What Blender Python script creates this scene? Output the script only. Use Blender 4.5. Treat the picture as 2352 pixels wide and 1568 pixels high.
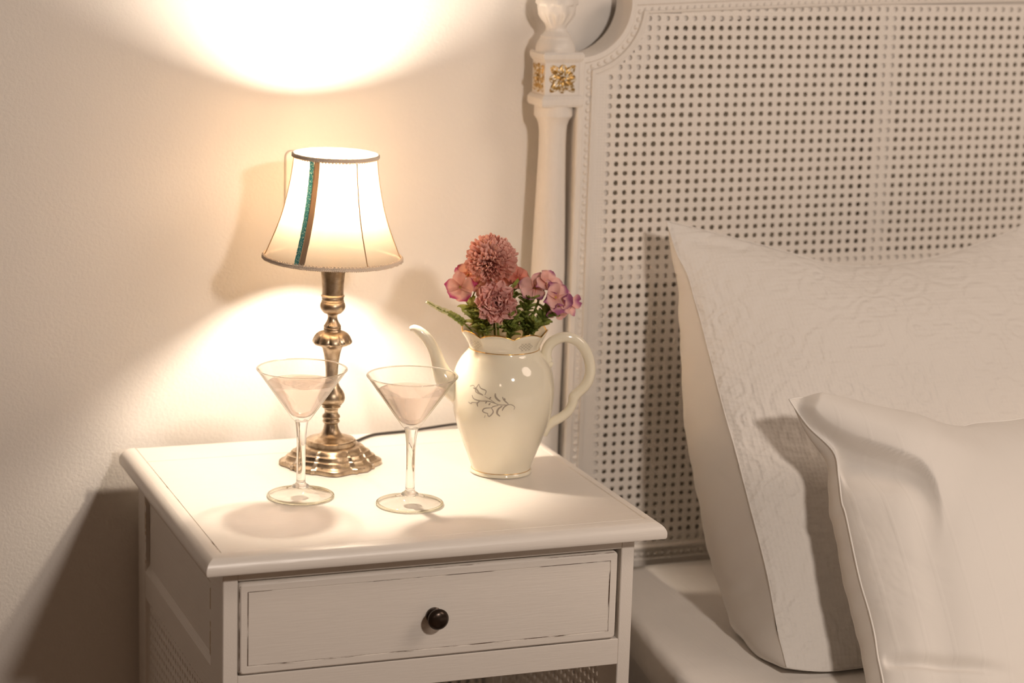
import bpy, math, random
from mathutils import Vector, Matrix, noise

# ------------------------------------------------------------------ scene, camera, light
for o in list(bpy.data.objects):
    bpy.data.objects.remove(o)
scene = bpy.context.scene
COL = scene.collection
TZ = 0.62                      # height of the nightstand top above the floor
PI = math.pi
rnd = random.Random(7)

cam_d = bpy.data.cameras.new('camera')
cam = bpy.data.objects.new('camera', cam_d)
COL.objects.link(cam)
scene.camera = cam
cam_d.sensor_width = 36.0
cam_d.lens = 5341.6 / 2352 * 36.0
cam_d.clip_start = 0.05
right = Vector((0.93547005, -0.35213865, 0.02990251))
up = Vector((0.04722396, 0.20840768, 0.97690129))
fwd = Vector((0.35023662, 0.91244978, -0.21158853))
M = Matrix.Identity(4)
for i in range(3):
    M[i][0] = right[i]; M[i][1] = up[i]; M[i][2] = -fwd[i]
M[0][3], M[1][3], M[2][3] = -0.4855, -1.9868, 0.6442 + TZ
cam.matrix_world = M
cam_d.dof.use_dof = True
cam_d.dof.focus_distance = 2.27
cam_d.dof.aperture_fstop = 4.5

scene.view_settings.view_transform = 'Standard'
scene.view_settings.look = 'None'
scene.view_settings.gamma = 1.0
scene.view_settings.use_curve_mapping = False
scene.view_settings.exposure = 0.0

world = bpy.data.worlds.new('world')
scene.world = world
world.use_nodes = True
bg = world.node_tree.nodes['Background']
bg.inputs[0].default_value = (1.0, 0.64, 0.42, 1)
bg.inputs[1].default_value = 0.045

def lamp_light(name, kind, loc, energy, color, size):
    d = bpy.data.lights.new(name, kind)
    d.energy = energy; d.color = color
    if kind == 'AREA':
        d.shape = 'DISK'; d.size = size
    else:
        d.shadow_soft_size = size
    o = bpy.data.objects.new(name, d)
    o.location = loc
    COL.objects.link(o)
    return o

key = lamp_light('ceiling_lamp_light', 'POINT', (0.42, -1.45, 0.84 + TZ), 46.0, (1.0, 0.86, 0.75), 0.06)
side = lamp_light('window_light', 'POINT', (-1.1, -2.6, 0.90 + TZ), 7.0, (1.0, 0.72, 0.52), 0.12)

fill = lamp_light('bed_fill_light', 'AREA', (1.75, -1.15, 1.45 + TZ), 13.5, (1.0, 0.78, 0.62), 0.9)  # soft fill added to lift shade on pillows and mattress, no lamp stands here
fill.rotation_euler = (Vector((0.8, 0.1, 0.0 + TZ)) - fill.location).to_track_quat('-Z', 'Y').to_euler()

# ------------------------------------------------------------------ materials
def nodes_of(name):
    m = bpy.data.materials.new(name); m.use_nodes = True
    nt = m.node_tree
    return m, nt, nt.nodes, nt.links, nt.nodes['Principled BSDF']

def setp(b, **kw):
    for k, v in kw.items():
        k = k.replace('_', ' ')
        if isinstance(v, (tuple, list)) and len(v) == 3:
            v = (*v, 1)
        b.inputs[k].default_value = v

def texco(N, L, scale=(1, 1, 1), kind='Object'):
    tc = N.new('ShaderNodeTexCoord'); mp = N.new('ShaderNodeMapping')
    mp.inputs['Scale'].default_value = scale
    L.new(tc.outputs[kind], mp.inputs['Vector'])
    return mp.outputs['Vector']

def noise_n(N, L, vec, scale, detail=3, rough=0.5, dist=0.0):
    n = N.new('ShaderNodeTexNoise')
    n.inputs['Scale'].default_value = scale; n.inputs['Detail'].default_value = detail
    n.inputs['Roughness'].default_value = rough; n.inputs['Distortion'].default_value = dist
    L.new(vec, n.inputs['Vector'])
    return n.outputs['Fac']

def ramp(N, L, fac, stops):
    r = N.new('ShaderNodeValToRGB')
    cr = r.color_ramp
    while len(cr.elements) < len(stops):
        cr.elements.new(0.5)
    for e, (p, c) in zip(cr.elements, stops):
        e.position = p; e.color = (*c, 1) if len(c) == 3 else c
    L.new(fac, r.inputs['Fac'])
    return r.outputs['Color']

def bump(N, L, b, h, strength, dist, prev=None):
    n = N.new('ShaderNodeBump')
    n.inputs['Strength'].default_value = strength; n.inputs['Distance'].default_value = dist
    L.new(h, n.inputs['Height'])
    if prev is not None:
        L.new(prev, n.inputs['Normal'])
    L.new(n.outputs['Normal'], b.inputs['Normal'])
    return n.outputs['Normal']

def m_simple(name, col, rough=0.5, metal=0.0, spec=0.5, **kw):
    m, nt, N, L, b = nodes_of(name)
    setp(b, Base_Color=col, Roughness=rough, Metallic=metal, Specular_IOR_Level=spec, **kw)
    return m

def m_wall():
    m, nt, N, L, b = nodes_of('wall_paint')
    setp(b, Base_Color=(0.80, 0.765, 0.72), Roughness=0.85, Specular_IOR_Level=0.25)
    v = texco(N, L)
    h = noise_n(N, L, v, 250, 3, 0.55, 0.4)
    bump(N, L, b, h, 0.55, 0.0008)
    return m

PAINT = (0.80, 0.755, 0.70)
def m_paint(name='furniture_paint', rough=0.33, axis=(14, 260, 260), bs=0.25, bd=0.0006):
    m, nt, N, L, b = nodes_of(name)
    v = texco(N, L, axis)
    f = noise_n(N, L, v, 3.0, 4)
    c = ramp(N, L, f, [(0.25, (0.765, 0.72, 0.665)), (0.75, PAINT)])
    L.new(c, b.inputs['Base Color'])
    setp(b, Roughness=rough, Specular_IOR_Level=0.5)
    bump(N, L, b, f, bs, bd)
    return m

def m_worn(name, axis, thr=0.5, brown=(0.10, 0.055, 0.03)):
    m, nt, N, L, b = nodes_of(name)
    v = texco(N, L, axis)
    f = noise_n(N, L, v, 1.0, 5, 0.65)
    c = ramp(N, L, f, [(thr - 0.03, PAINT), (thr + 0.03, brown)])
    L.new(c, b.inputs['Base Color'])
    setp(b, Roughness=0.5)
    return m

def m_cane_paint():
    m, nt, N, L, b = nodes_of('painted_cane')
    setp(b, Base_Color=PAINT, Roughness=0.55, Specular_IOR_Level=0.4)
    v = texco(N, L)
    w1 = N.new('ShaderNodeTexWave'); w1.wave_type = 'BANDS'; w1.bands_direction = 'X'
    w1.inputs['Scale'].default_value = 2 * PI / 0.01087 / 20 * 3
    w1.inputs['Distortion'].default_value = 1.0
    w2 = N.new('ShaderNodeTexWave'); w2.wave_type = 'BANDS'; w2.bands_direction = 'Z'
    w2.inputs['Scale'].default_value = 2 * PI / 0.0106 / 20 * 3
    w2.inputs['Distortion'].default_value = 1.0
    L.new(v, w1.inputs['Vector']); L.new(v, w2.inputs['Vector'])
    mx = N.new('ShaderNodeMath'); mx.operation = 'MAXIMUM'
    L.new(w1.outputs['Fac'], mx.inputs[0]); L.new(w2.outputs['Fac'], mx.inputs[1])
    n1 = bump(N, L, b, mx.outputs[0], 0.35, 0.0006)
    h = noise_n(N, L, v, 500, 3)
    bump(N, L, b, h, 0.35, 0.0006, n1)
    return m

def m_linen(name, quilt):
    m, nt, N, L, b = nodes_of(name)
    setp(b, Base_Color=(0.80, 0.765, 0.72), Roughness=0.9, Specular_IOR_Level=0.2, Sheen_Weight=0.15)
    v = texco(N, L)
    wv = texco(N, L, (1400, 1400, 1400))
    h = noise_n(N, L, wv, 1.0, 1)
    n1 = bump(N, L, b, h, 0.15, 0.0003)
    if quilt:
        # scrolling embossed relief over a fine waffle ground
        d = N.new('ShaderNodeTexNoise'); d.inputs['Scale'].default_value = 14; d.inputs['Detail'].default_value = 2
        L.new(v, d.inputs['Vector'])
        mul = N.new('ShaderNodeVectorMath'); mul.operation = 'MULTIPLY_ADD'
        mul.inputs[1].default_value = (0.055, 0.055, 0.055)
        L.new(d.outputs['Color'], mul.inputs[0]); L.new(v, mul.inputs[2])
        vo = N.new('ShaderNodeTexVoronoi'); vo.feature = 'SMOOTH_F1'; vo.inputs['Scale'].default_value = 30
        vo.inputs['Smoothness'].default_value = 0.3
        L.new(mul.outputs[0], vo.inputs['Vector'])
        sn = N.new('ShaderNodeMath'); sn.operation = 'MULTIPLY'; sn.inputs[1].default_value = 17.0
        L.new(vo.outputs['Distance'], sn.inputs[0])
        si = N.new('ShaderNodeMath'); si.operation = 'SINE'
        L.new(sn.outputs[0], si.inputs[0])
        n2 = bump(N, L, b, si.outputs[0], 0.33, 0.0015, n1)
        wa = N.new('ShaderNodeTexVoronoi'); wa.feature = 'F1'; wa.inputs['Scale'].default_value = 230
        wa.inputs['Randomness'].default_value = 0.25
        L.new(v, wa.inputs['Vector'])
        bump(N, L, b, wa.outputs['Distance'], 0.55, 0.0013, n2)
    else:
        # faint woven stripe and soft creases
        w = N.new('ShaderNodeTexWave'); w.wave_type = 'BANDS'; w.bands_direction = 'X'
        w.inputs['Scale'].default_value = 13; w.inputs['Distortion'].default_value = 0.3
        L.new(v, w.inputs['Vector'])
        r = ramp(N, L, w.outputs['Fac'], [(0.93, (0, 0, 0)), (1.0, (1, 1, 1))])
        n2 = bump(N, L, b, r, 0.25, 0.0005, n1)
        cr = noise_n(N, L, v, 9, 3, 0.5, 0.8)
        bump(N, L, b, cr, 0.35, 0.012, n2)
    return m

def m_metal():
    m, nt, N, L, b = nodes_of('aged_silver_brass')
    v = texco(N, L, (1, 1, 1))
    f = noise_n(N, L, v, 55, 5, 0.65, 0.4)
    c = ramp(N, L, f, [(0.3, (0.20, 0.14, 0.09)), (0.50, (0.44, 0.35, 0.25)), (0.72, (0.64, 0.54, 0.42))])
    L.new(c, b.inputs['Base Color'])
    r = ramp(N, L, f, [(0.3, (0.48,) * 3), (0.7, (0.22,) * 3)])
    L.new(r, b.inputs['Roughness'])
    setp(b, Metallic=1.0)
    return m

def m_shade(name, col, diff, mixf, weave=0.0):
    m, nt, N, L, b = nodes_of(name)
    N.remove(b)
    out = N['Material Output']
    v = texco(N, L, (1, 1, 1))
    f = noise_n(N, L, texco(N, L, (300, 300, 2400)), 1.0, 2)
    f2 = noise_n(N, L, texco(N, L, (2400, 2400, 200)), 1.0, 2)
    mm = N.new('ShaderNodeMath'); mm.operation = 'ADD'
    L.new(f, mm.inputs[0]); L.new(f2, mm.inputs[1])
    half = N.new('ShaderNodeMath'); half.operation = 'MULTIPLY'; half.inputs[1].default_value = 0.5
    L.new(mm.outputs[0], half.inputs[0])
    c = ramp(N, L, half.outputs[0], [(0.35, tuple(x * 0.86 for x in col)), (0.65, col)])
    t = N.new('ShaderNodeBsdfTranslucent'); L.new(c, t.inputs['Color'])
    d = N.new('ShaderNodeBsdfDiffuse'); d.inputs['Color'].default_value = (*diff, 1)
    mx = N.new('ShaderNodeMixShader'); mx.inputs[0].default_value = mixf
    L.new(t.outputs[0], mx.inputs[1]); L.new(d.outputs[0], mx.inputs[2])
    # the open weave lets a little light straight through
    tr = N.new('ShaderNodeBsdfTransparent'); tr.inputs['Color'].default_value = (1.0, 0.76, 0.50, 1)
    m2 = N.new('ShaderNodeMixShader'); m2.inputs[0].default_value = weave
    L.new(mx.outputs[0], m2.inputs[1]); L.new(tr.outputs[0], m2.inputs[2])
    L.new(m2.outputs[0], out.inputs['Surface'])
    return m

def m_teal():
    m, nt, N, L, b = nodes_of('teal_sequin_ribbon')
    v = texco(N, L)
    f = noise_n(N, L, v, 900, 2, 0.6)
    c = ramp(N, L, f, [(0.40, (0.03, 0.17, 0.20)), (0.56, (0.08, 0.36, 0.38)), (0.70, (0.75, 0.80, 0.62))])
    L.new(c, b.inputs['Base Color'])
    setp(b, Roughness=0.35, Metallic=0.2, Transmission_Weight=0.0)
    t = N.new('ShaderNodeBsdfTranslucent'); L.new(c, t.inputs['Color'])
    mx = N.new('ShaderNodeMixShader'); mx.inputs[0].default_value = 0.12
    L.new(b.outputs[0], mx.inputs[1]); L.new(t.outputs[0], mx.inputs[2])
    L.new(mx.outputs[0], N['Material Output'].inputs['Surface'])
    bump(N, L, b, f, 0.6, 0.0008)
    return m

def m_glass(name, ior=1.5, col=(1, 1, 1), rough=0.0):
    m, nt, N, L, b = nodes_of(name)
    setp(b, Base_Color=col, Roughness=rough, Transmission_Weight=1.0, IOR=ior)
    return m

def m_thin(name, edge):
    m, nt, N, L, b = nodes_of(name)
    N.remove(b)
    lw = N.new('ShaderNodeLayerWeight'); lw.inputs['Blend'].default_value = 0.5
    pw = N.new('ShaderNodeMath'); pw.operation = 'POWER'; pw.inputs[1].default_value = 5.0
    L.new(lw.outputs['Facing'], pw.inputs[0])
    fr = N.new('ShaderNodeMath'); fr.operation = 'MULTIPLY_ADD'; fr.inputs[1].default_value = 0.9; fr.inputs[2].default_value = 0.035
    L.new(pw.outputs[0], fr.inputs[0])
    c = ramp(N, L, lw.outputs['Facing'], [(0.0, (0.99, 0.99, 0.985)), (0.70, (0.97, 0.968, 0.96)), (0.97, edge)])
    t = N.new('ShaderNodeBsdfTransparent'); L.new(c, t.inputs['Color'])
    g = N.new('ShaderNodeBsdfGlossy'); g.inputs['Roughness'].default_value = 0.0
    mx = N.new('ShaderNodeMixShader'); L.new(fr.outputs[0], mx.inputs[0])
    L.new(t.outputs[0], mx.inputs[1]); L.new(g.outputs[0], mx.inputs[2])
    L.new(mx.outputs[0], N['Material Output'].inputs['Surface'])
    return m

def m_drink():
    m, nt, N, L, b = nodes_of('pale_pink_drink')
    setp(b, Base_Color=(0.99, 0.93, 0.91), Roughness=0.0, Transmission_Weight=1.0, IOR=1.33)
    t = N.new('ShaderNodeBsdfTransparent'); t.inputs['Color'].default_value = (0.98, 0.905, 0.875, 1)
    mx = N.new('ShaderNodeMixShader'); mx.inputs[0].default_value = 0.50
    L.new(b.outputs[0], mx.inputs[1]); L.new(t.outputs[0], mx.inputs[2])
    L.new(mx.outputs[0], N['Material Output'].inputs['Surface'])
    return m

def m_porcelain():
    m, nt, N, L, b = nodes_of('cream_porcelain')
    setp(b, Base_Color=(0.80, 0.745, 0.60), Roughness=0.08, Specular_IOR_Level=0.5,
         Subsurface_Weight=0.12, Coat_Weight=0.4, Coat_Roughness=0.03)
    b.inputs['Subsurface Radius'].default_value = (0.01, 0.008, 0.005)
    return m

def m_petal(name, c_in, c_out, tip=None):
    m, nt, N, L, b = nodes_of(name)
    at = N.new('ShaderNodeAttribute'); at.attribute_name = 'tip'
    stops = [(0.0, c_in), (0.75, c_out)] if tip is None else [(0.0, c_in), (0.66, c_out), (0.88, tip)]
    v = texco(N, L)
    f = noise_n(N, L, v, 160, 2)
    pn = N.new('ShaderNodeMath'); pn.operation = 'MULTIPLY_ADD'; pn.inputs[1].default_value = 1.1 if tip else 0.0; pn.inputs[2].default_value = -0.66 if tip else 0.0
    L.new(noise_n(N, L, v, 48, 1), pn.inputs[0])
    ad = N.new('ShaderNodeMath'); ad.operation = 'ADD'
    L.new(pn.outputs[0], ad.inputs[0]); L.new(at.outputs['Fac'], ad.inputs[1])
    c = ramp(N, L, ad.outputs[0], stops)
    hs = N.new('ShaderNodeHueSaturation')
    mr = N.new('ShaderNodeMapRange'); mr.inputs['To Min'].default_value = 0.8; mr.inputs['To Max'].default_value = 1.15
    L.new(f, mr.inputs['Value']); L.new(mr.outputs[0], hs.inputs['Value']); L.new(c, hs.inputs['Color'])
    L.new(hs.outputs[0], b.inputs['Base Color'])
    setp(b, Roughness=0.75, Specular_IOR_Level=0.2)
    t = N.new('ShaderNodeBsdfTranslucent'); L.new(hs.outputs[0], t.inputs['Color'])
    mx = N.new('ShaderNodeMixShader'); mx.inputs[0].default_value = 0.25
    L.new(b.outputs[0], mx.inputs[1]); L.new(t.outputs[0], mx.inputs[2])
    L.new(mx.outputs[0], N['Material Output'].inputs['Surface'])
    return m

def m_leaf(name, c0, c1):
    m, nt, N, L, b = nodes_of(name)
    v = texco(N, L)
    c = ramp(N, L, noise_n(N, L, v, 120, 2), [(0.3, c0), (0.7, c1)])
    L.new(c, b.inputs['Base Color'])
    setp(b, Roughness=0.5, Specular_IOR_Level=0.35)
    t = N.new('ShaderNodeBsdfTranslucent'); L.new(c, t.inputs['Color'])
    mx = N.new('ShaderNodeMixShader'); mx.inputs[0].default_value = 0.25
    L.new(b.outputs[0], mx.inputs[1]); L.new(t.outputs[0], mx.inputs[2])
    L.new(mx.outputs[0], N['Material Output'].inputs['Surface'])
    return m

def m_floor():
    m, nt, N, L, b = nodes_of('wood_floor')
    v = texco(N, L, (1, 1, 1))
    br = N.new('ShaderNodeTexBrick')
    br.inputs['Scale'].default_value = 1.0; br.inputs['Brick Width'].default_value = 1.2
    br.inputs['Row Height'].default_value = 0.12; br.inputs['Mortar Size'].default_value = 0.002
    br.inputs['Color1'].default_value = (0.20, 0.11, 0.055, 1); br.inputs['Color2'].default_value = (0.26, 0.15, 0.08, 1)
    br.inputs['Mortar'].default_value = (0.05, 0.03, 0.02, 1)
    L.new(v, br.inputs['Vector']); L.new(br.outputs['Color'], b.inputs['Base Color'])
    setp(b, Roughness=0.4)
    return m

def m_gilt():
    m, nt, N, L, b = nodes_of('gilt_on_white')
    v = texco(N, L)
    f = noise_n(N, L, v, 260, 3)
    c = ramp(N, L, f, [(0.42, (0.72, 0.66, 0.55)), (0.50, (0.50, 0.32, 0.11)), (0.7, (0.34, 0.20, 0.06))])
    mt = ramp(N, L, f, [(0.42, (0, 0, 0)), (0.50, (0.75,) * 3)])
    L.new(c, b.inputs['Base Color']); L.new(mt, b.inputs['Metallic'])
    setp(b, Roughness=0.35)
    return m

def m_emit(name, col, strength):
    m, nt, N, L, b = nodes_of(name)
    setp(b, Base_Color=(1, 1, 1), Emission_Color=col, Emission_Strength=strength)
    return m

def m_stem_glass():
    m, nt, N, L, b = nodes_of('stem_glass')
    setp(b, Base_Color=(0.99, 0.99, 0.98), Roughness=0.0, Transmission_Weight=1.0, IOR=1.5)
    t = N.new('ShaderNodeBsdfTransparent'); t.inputs['Color'].default_value = (1, 1, 0.99, 1)
    mx = N.new('ShaderNodeMixShader'); mx.inputs[0].default_value = 0.12
    L.new(b.outputs[0], mx.inputs[1]); L.new(t.outputs[0], mx.inputs[2])
    L.new(mx.outputs[0], N['Material Output'].inputs['Surface'])
    return m

MT = dict(
    wall=m_wall(), paint=m_paint(), paint_y=m_paint('furniture_paint_side', 0.4, (260, 14, 260)),
    satin=m_paint('headboard_paint', 0.42, (120, 120, 30), 0.2, 0.0006),
    worn_x=m_worn('worn_edge_lengthwise', (22, 400, 400), 0.53), worn_t=m_worn('worn_groove', (12, 12, 400), 0.60, (0.30, 0.22, 0.15)), worn_z=m_worn('worn_edge_upright', (400, 400, 25), 0.47),
    worn_s=m_worn('worn_edge_side', (60, 60, 60), 0.50, (0.42, 0.30, 0.17)), cane=m_cane_paint(),
    cavity=m_simple('painted_back_board', (0.80, 0.75, 0.66), 0.9),
    quilt=m_linen('quilted_cotton', True), linen=m_linen('smooth_cotton', False),
    plain=m_simple('plain_cotton', (0.80, 0.765, 0.72), 0.9, 0.0, 0.2),
    sheet=m_linen('bed_sheet_cotton', False),
    piping=m_simple('white_piping', (0.85, 0.82, 0.78), 0.7), metal=m_metal(),
    shade=m_shade('lampshade_cloth', (0.105, 0.086, 0.065), (0.54, 0.43, 0.30), 0.42, 0.05),
    shade2=m_shade('lampshade_double_cloth', (0.085, 0.055, 0.03), (0.42, 0.34, 0.26), 0.55),
    braid=m_simple('lampshade_braid', (0.76, 0.64, 0.52), 0.8), seam=m_simple('seam_thread', (0.45, 0.30, 0.17), 0.8),
    teal=m_teal(), stem_glass=m_stem_glass(), glass=m_glass('clear_glass', 1.5, (0.985, 0.99, 0.975)), drink=m_drink(), foot_glass=m_glass('greenish_glass_edge', 1.5, (0.93, 0.94, 0.82)), thin=m_thin('thin_clear_glass', (0.42, 0.38, 0.30)), china=m_porcelain(),
    gold=m_simple('gold_rim', (0.75, 0.46, 0.14), 0.22, 1.0), grey=m_simple('grey_china_paint', (0.36, 0.31, 0.25), 0.35),
    gilt=m_gilt(), knob=m_simple('dark_bronze', (0.045, 0.03, 0.022), 0.28, 0.6),
    cord=m_simple('black_cable', (0.02, 0.016, 0.013), 0.45), bulb=m_emit('lit_bulb', (1.0, 0.83, 0.66, 1), 1.0),
    plastic=m_simple('switch_plastic', (0.78, 0.74, 0.68), 0.4), floor=m_floor(),
    pom=m_petal('salmon_pink_petal', (0.62, 0.25, 0.20), (0.90, 0.54, 0.46)),
    pom2=m_petal('dusty_pink_petal', (0.60, 0.24, 0.22), (0.88, 0.52, 0.47)),
    flo=m_petal('pink_petal_magenta_tip', (0.86, 0.48, 0.34), (0.88, 0.52, 0.44), (0.55, 0.08, 0.22)),
    flo2=m_petal('pink_petal_purple_tip', (0.80, 0.44, 0.36), (0.84, 0.52, 0.48), (0.42, 0.14, 0.28)),
    flo3=m_petal('red_pink_petal', (0.55, 0.14, 0.09), (0.64, 0.26, 0.20)),
    leaf=m_leaf('dark_green_leaf', (0.14, 0.20, 0.03), (0.40, 0.46, 0.12)),
    leaf2=m_leaf('yellow_green_leaf', (0.26, 0.33, 0.05), (0.58, 0.60, 0.20)),
    fern=m_leaf('pale_fern', (0.72, 0.70, 0.34), (0.90, 0.87, 0.60)),
    stem=m_leaf('green_stem', (0.22, 0.26, 0.04), (0.42, 0.44, 0.10)),
    eye=m_simple('flower_eye', (0.45, 0.30, 0.03), 0.7),
)

# ------------------------------------------------------------------ mesh helpers
class MB:
    """collects vertices and faces (table frame: z = 0 is the nightstand top)"""
    def __init__(s):
        s.v = []; s.f = []; s.m = []; s.tip = []
    def add(s, verts, faces, mi=0, tips=None):
        b = len(s.v)
        s.v += [tuple(p) for p in verts]
        s.f += [tuple(i + b for i in f) for f in faces]
        s.m += [mi] * len(faces)
        s.tip += list(tips) if tips is not None else [0.0] * len(verts)
    def box(s, x0, x1, y0, y1, z0, z1, mi=0):
        v = [(x, y, z) for x in (x0, x1) for y in (y0, y1) for z in (z0, z1)]
        s.add(v, [(0, 1, 3, 2), (4, 6, 7, 5), (0, 4, 5, 1), (2, 3, 7, 6), (0, 2, 6, 4), (1, 5, 7, 3)], mi)
    def bevbox(s, x0, x1, y0, y1, z0, z1, b=0.0015, mi=0):
        # box with chamfered edges on every side (8 corners cut to 3 verts each)
        V = []; idx = {}
        for ix, x in enumerate((x0, x1)):
            for iy, y in enumerate((y0, y1)):
                for iz, z in enumerate((z0, z1)):
                    sx, sy, sz = (b if ix == 0 else -b), (b if iy == 0 else -b), (b if iz == 0 else -b)
                    idx[ix, iy, iz, 0] = len(V); V.append((x, y + sy, z + sz))
                    idx[ix, iy, iz, 1] = len(V); V.append((x + sx, y, z + sz))
                    idx[ix, iy, iz, 2] = len(V); V.append((x + sx, y + sy, z))
        F = []
        for c in (0, 1):
            F.append([idx[c, a, d, 0] for a, d in ((0, 0), (0, 1), (1, 1), (1, 0))])
            F.append([idx[a, c, d, 1] for a, d in ((0, 0), (1, 0), (1, 1), (0, 1))])
            F.append([idx[a, d, c, 2] for a, d in ((0, 0), (0, 1), (1, 1), (1, 0))])
        for a in (0, 1):
            for d in (0, 1):
                F.append([idx[a, d, 0, 0], idx[a, d, 1, 0], idx[a, d, 1, 1], idx[a, d, 0, 1]])
                F.append([idx[a, 0, d, 0], idx[a, 1, d, 0], idx[a, 1, d, 2], idx[a, 0, d, 2]])
                F.append([idx[0, a, d, 1], idx[1, a, d, 1], idx[1, a, d, 2], idx[0, a, d, 2]])
        for k in [(a, c, d) for a in (0, 1) for c in (0, 1) for d in (0, 1)]:
            F.append([idx[(*k, 0)], idx[(*k, 1)], idx[(*k, 2)]])
        s.add(V, F, mi)
    def lathe(s, prof, cx, cy, n=64, mod=None, cap0=False, cap1=False, mi=0, z0=0.0):
        V = []; F = []
        for j, (r, z) in enumerate(prof):
            for i in range(n):
                a = 2 * PI * i / n
                rr = r if mod is None else mod(r, z, a, j)
                V.append((cx + rr * math.cos(a), cy + rr * math.sin(a), z + z0))
        for j in range(len(prof) - 1):
            for i in range(n):
                k = (i + 1) % n
                F.append((j * n + i, j * n + k, (j + 1) * n + k, (j + 1) * n + i))
        if cap0: F.append(tuple(reversed(range(n))))
        if cap1: F.append(tuple((len(prof) - 1) * n + i for i in range(n)))
        s.add(V, F, mi)
    def tube(s, pts, r, n=10, closed=False, caps=True, mi=0, flat=1.0, upv=None):
        P = [Vector(p) for p in pts]; m = len(P)
        rs = r if isinstance(r, (list, tuple)) else [r] * m
        V = []; F = []; prev = None
        for i in range(m):
            if closed:
                t = (P[(i + 1) % m] - P[i - 1])
            else:
                t = P[min(i + 1, m - 1)] - P[max(i - 1, 0)]
            t.normalize()
            if upv is not None:
                a = Vector(upv)
            elif prev is None:
                a = Vector((0, 0, 1)) if abs(t.z) < 0.9 else Vector((1, 0, 0))
            else:
                a = prev
            a = (a - t * a.dot(t)).normalized()
            prev = a
            bb = t.cross(a)
            for k in range(n):
                q = 2 * PI * k / n
                V.append(P[i] + a * (math.cos(q) * rs[i]) + bb * (math.sin(q) * rs[i] * flat))
        for i in range(m if closed else m - 1):
            j = (i + 1) % m
            for k in range(n):
                l = (k + 1) % n
                F.append((i * n + k, i * n + l, j * n + l, j * n + k))
        if caps and not closed:
            F.append(tuple(reversed(range(n)))); F.append(tuple((m - 1) * n + k for k in range(n)))
        s.add(V, F, mi)
    def sphere(s, c, r, nu=12, nv=8, sc=(1, 1, 1), mi=0):
        V = [(c[0], c[1], c[2] + r * sc[2])]; F = []
        for j in range(1, nv):
            t = PI * j / nv
            for i in range(nu):
                p = 2 * PI * i / nu
                V.append((c[0] + r * sc[0] * math.sin(t) * math.cos(p), c[1] + r * sc[1] * math.sin(t) * math.sin(p), c[2] + r * sc[2] * math.cos(t)))
        V.append((c[0], c[1], c[2] - r * sc[2])); L_ = len(V) - 1
        for i in range(nu):
            k = (i + 1) % nu
            F.append((0, 1 + i, 1 + k)); F.append((L_, 1 + (nv - 2) * nu + k, 1 + (nv - 2) * nu + i))
            for j in range(nv - 2):
                F.append((1 + j * nu + i, 1 + (j + 1) * nu + i, 1 + (j + 1) * nu + k, 1 + j * nu + k))
        s.add(V, F, mi)
    def grid(s, fn, nu, nv, mi=0, tip=None, flip=False):
        V = []; T = []; F = []
        for j in range(nv + 1):
            for i in range(nu + 1):
                V.append(fn(i / nu, j / nv)); T.append(tip(i / nu, j / nv) if tip else 0.0)
        for j in range(nv):
            for i in range(nu):
                a = j * (nu + 1) + i
                q = (a, a + 1, a + nu + 2, a + nu + 1)
                F.append(q[::-1] if flip else q)
        s.add(V, F, mi, T)
    def build(s, name, mats, parent=None, loc=None, smooth=True, angle=40, weld=False):
        """mats: material or list; parent: thing or part; coordinates stay where they were laid out"""
        base = Vector(loc) if loc is not None else (root_base(parent) if parent else Vector((0, 0, TZ)))
        me = bpy.data.meshes.new(name)
        off = Vector((0, 0, TZ)) - base
        me.from_pydata([(p[0] + off.x, p[1] + off.y, p[2] + off.z) for p in s.v], [], s.f)
        for mt in (mats if isinstance(mats, (list, tuple)) else [mats]):
            me.materials.append(mt)
        me.polygons.foreach_set('material_index', s.m)
        if any(s.tip):
            at = me.attributes.new('tip', 'FLOAT', 'POINT'); at.data.foreach_set('value', s.tip)
        if weld:
            import bmesh
            bm = bmesh.new(); bm.from_mesh(me)
            bmesh.ops.remove_doubles(bm, verts=bm.verts, dist=1e-6)
            bmesh.ops.recalc_face_normals(bm, faces=bm.faces)
            bm.to_mesh(me); bm.free()
        if smooth:
            me.polygons.foreach_set('use_smooth', [True] * len(me.polygons))
            if angle < 180:
                me.set_sharp_from_angle(angle=math.radians(angle))
        me.update()
        o = bpy.data.objects.new(name, me); COL.objects.link(o)
        if parent is not None:
            o.parent = parent
        else:
            o.location = base
        return o

def root_base(p):
    while p.parent is not None:
        p = p.parent
    return Vector(p.location)

def thing(name, label, cat, base, group=None):
    o = bpy.data.objects.new(name, None); COL.objects.link(o)
    o.empty_display_size = 0.02
    o.location = (base[0], base[1], base[2] + TZ)
    return tag(o, label, cat, group)

def tag(o, label, cat, group=None):
    o['label'] = label; o['category'] = cat
    if group: o['group'] = group
    return o

def structure(o):
    o['kind'] = 'structure'
    return o

def lab(o, text):
    o['label'] = text
    return o

def smooth01(x):
    x = max(0.0, min(1.0, x)); return x * x * (3 - 2 * x)

def interp(pts, x):
    if x <= pts[0][0]: return pts[0][1]
    for (a, p), (b, q) in zip(pts, pts[1:]):
        if x <= b: return p + (q - p) * (x - a) / (b - a)
    return pts[-1][1]

def catmull(P, k=6, closed=False):
    P = [Vector(p) for p in P]; n = len(P); out = []
    rng = range(n) if closed else range(n - 1)
    for i in rng:
        p0 = P[(i - 1) % n] if (closed or i > 0) else P[0]
        p1 = P[i]; p2 = P[(i + 1) % n]
        p3 = P[(i + 2) % n] if (closed or i + 2 < n) else P[-1]
        for j in range(k):
            t = j / k
            out.append(0.5 * ((2 * p1) + (p2 - p0) * t + (2 * p0 - 5 * p1 + 4 * p2 - p3) * t * t + (3 * p1 - p0 - 3 * p2 + p3) * t ** 3))
    if not closed: out.append(P[-1])
    return out

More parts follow.
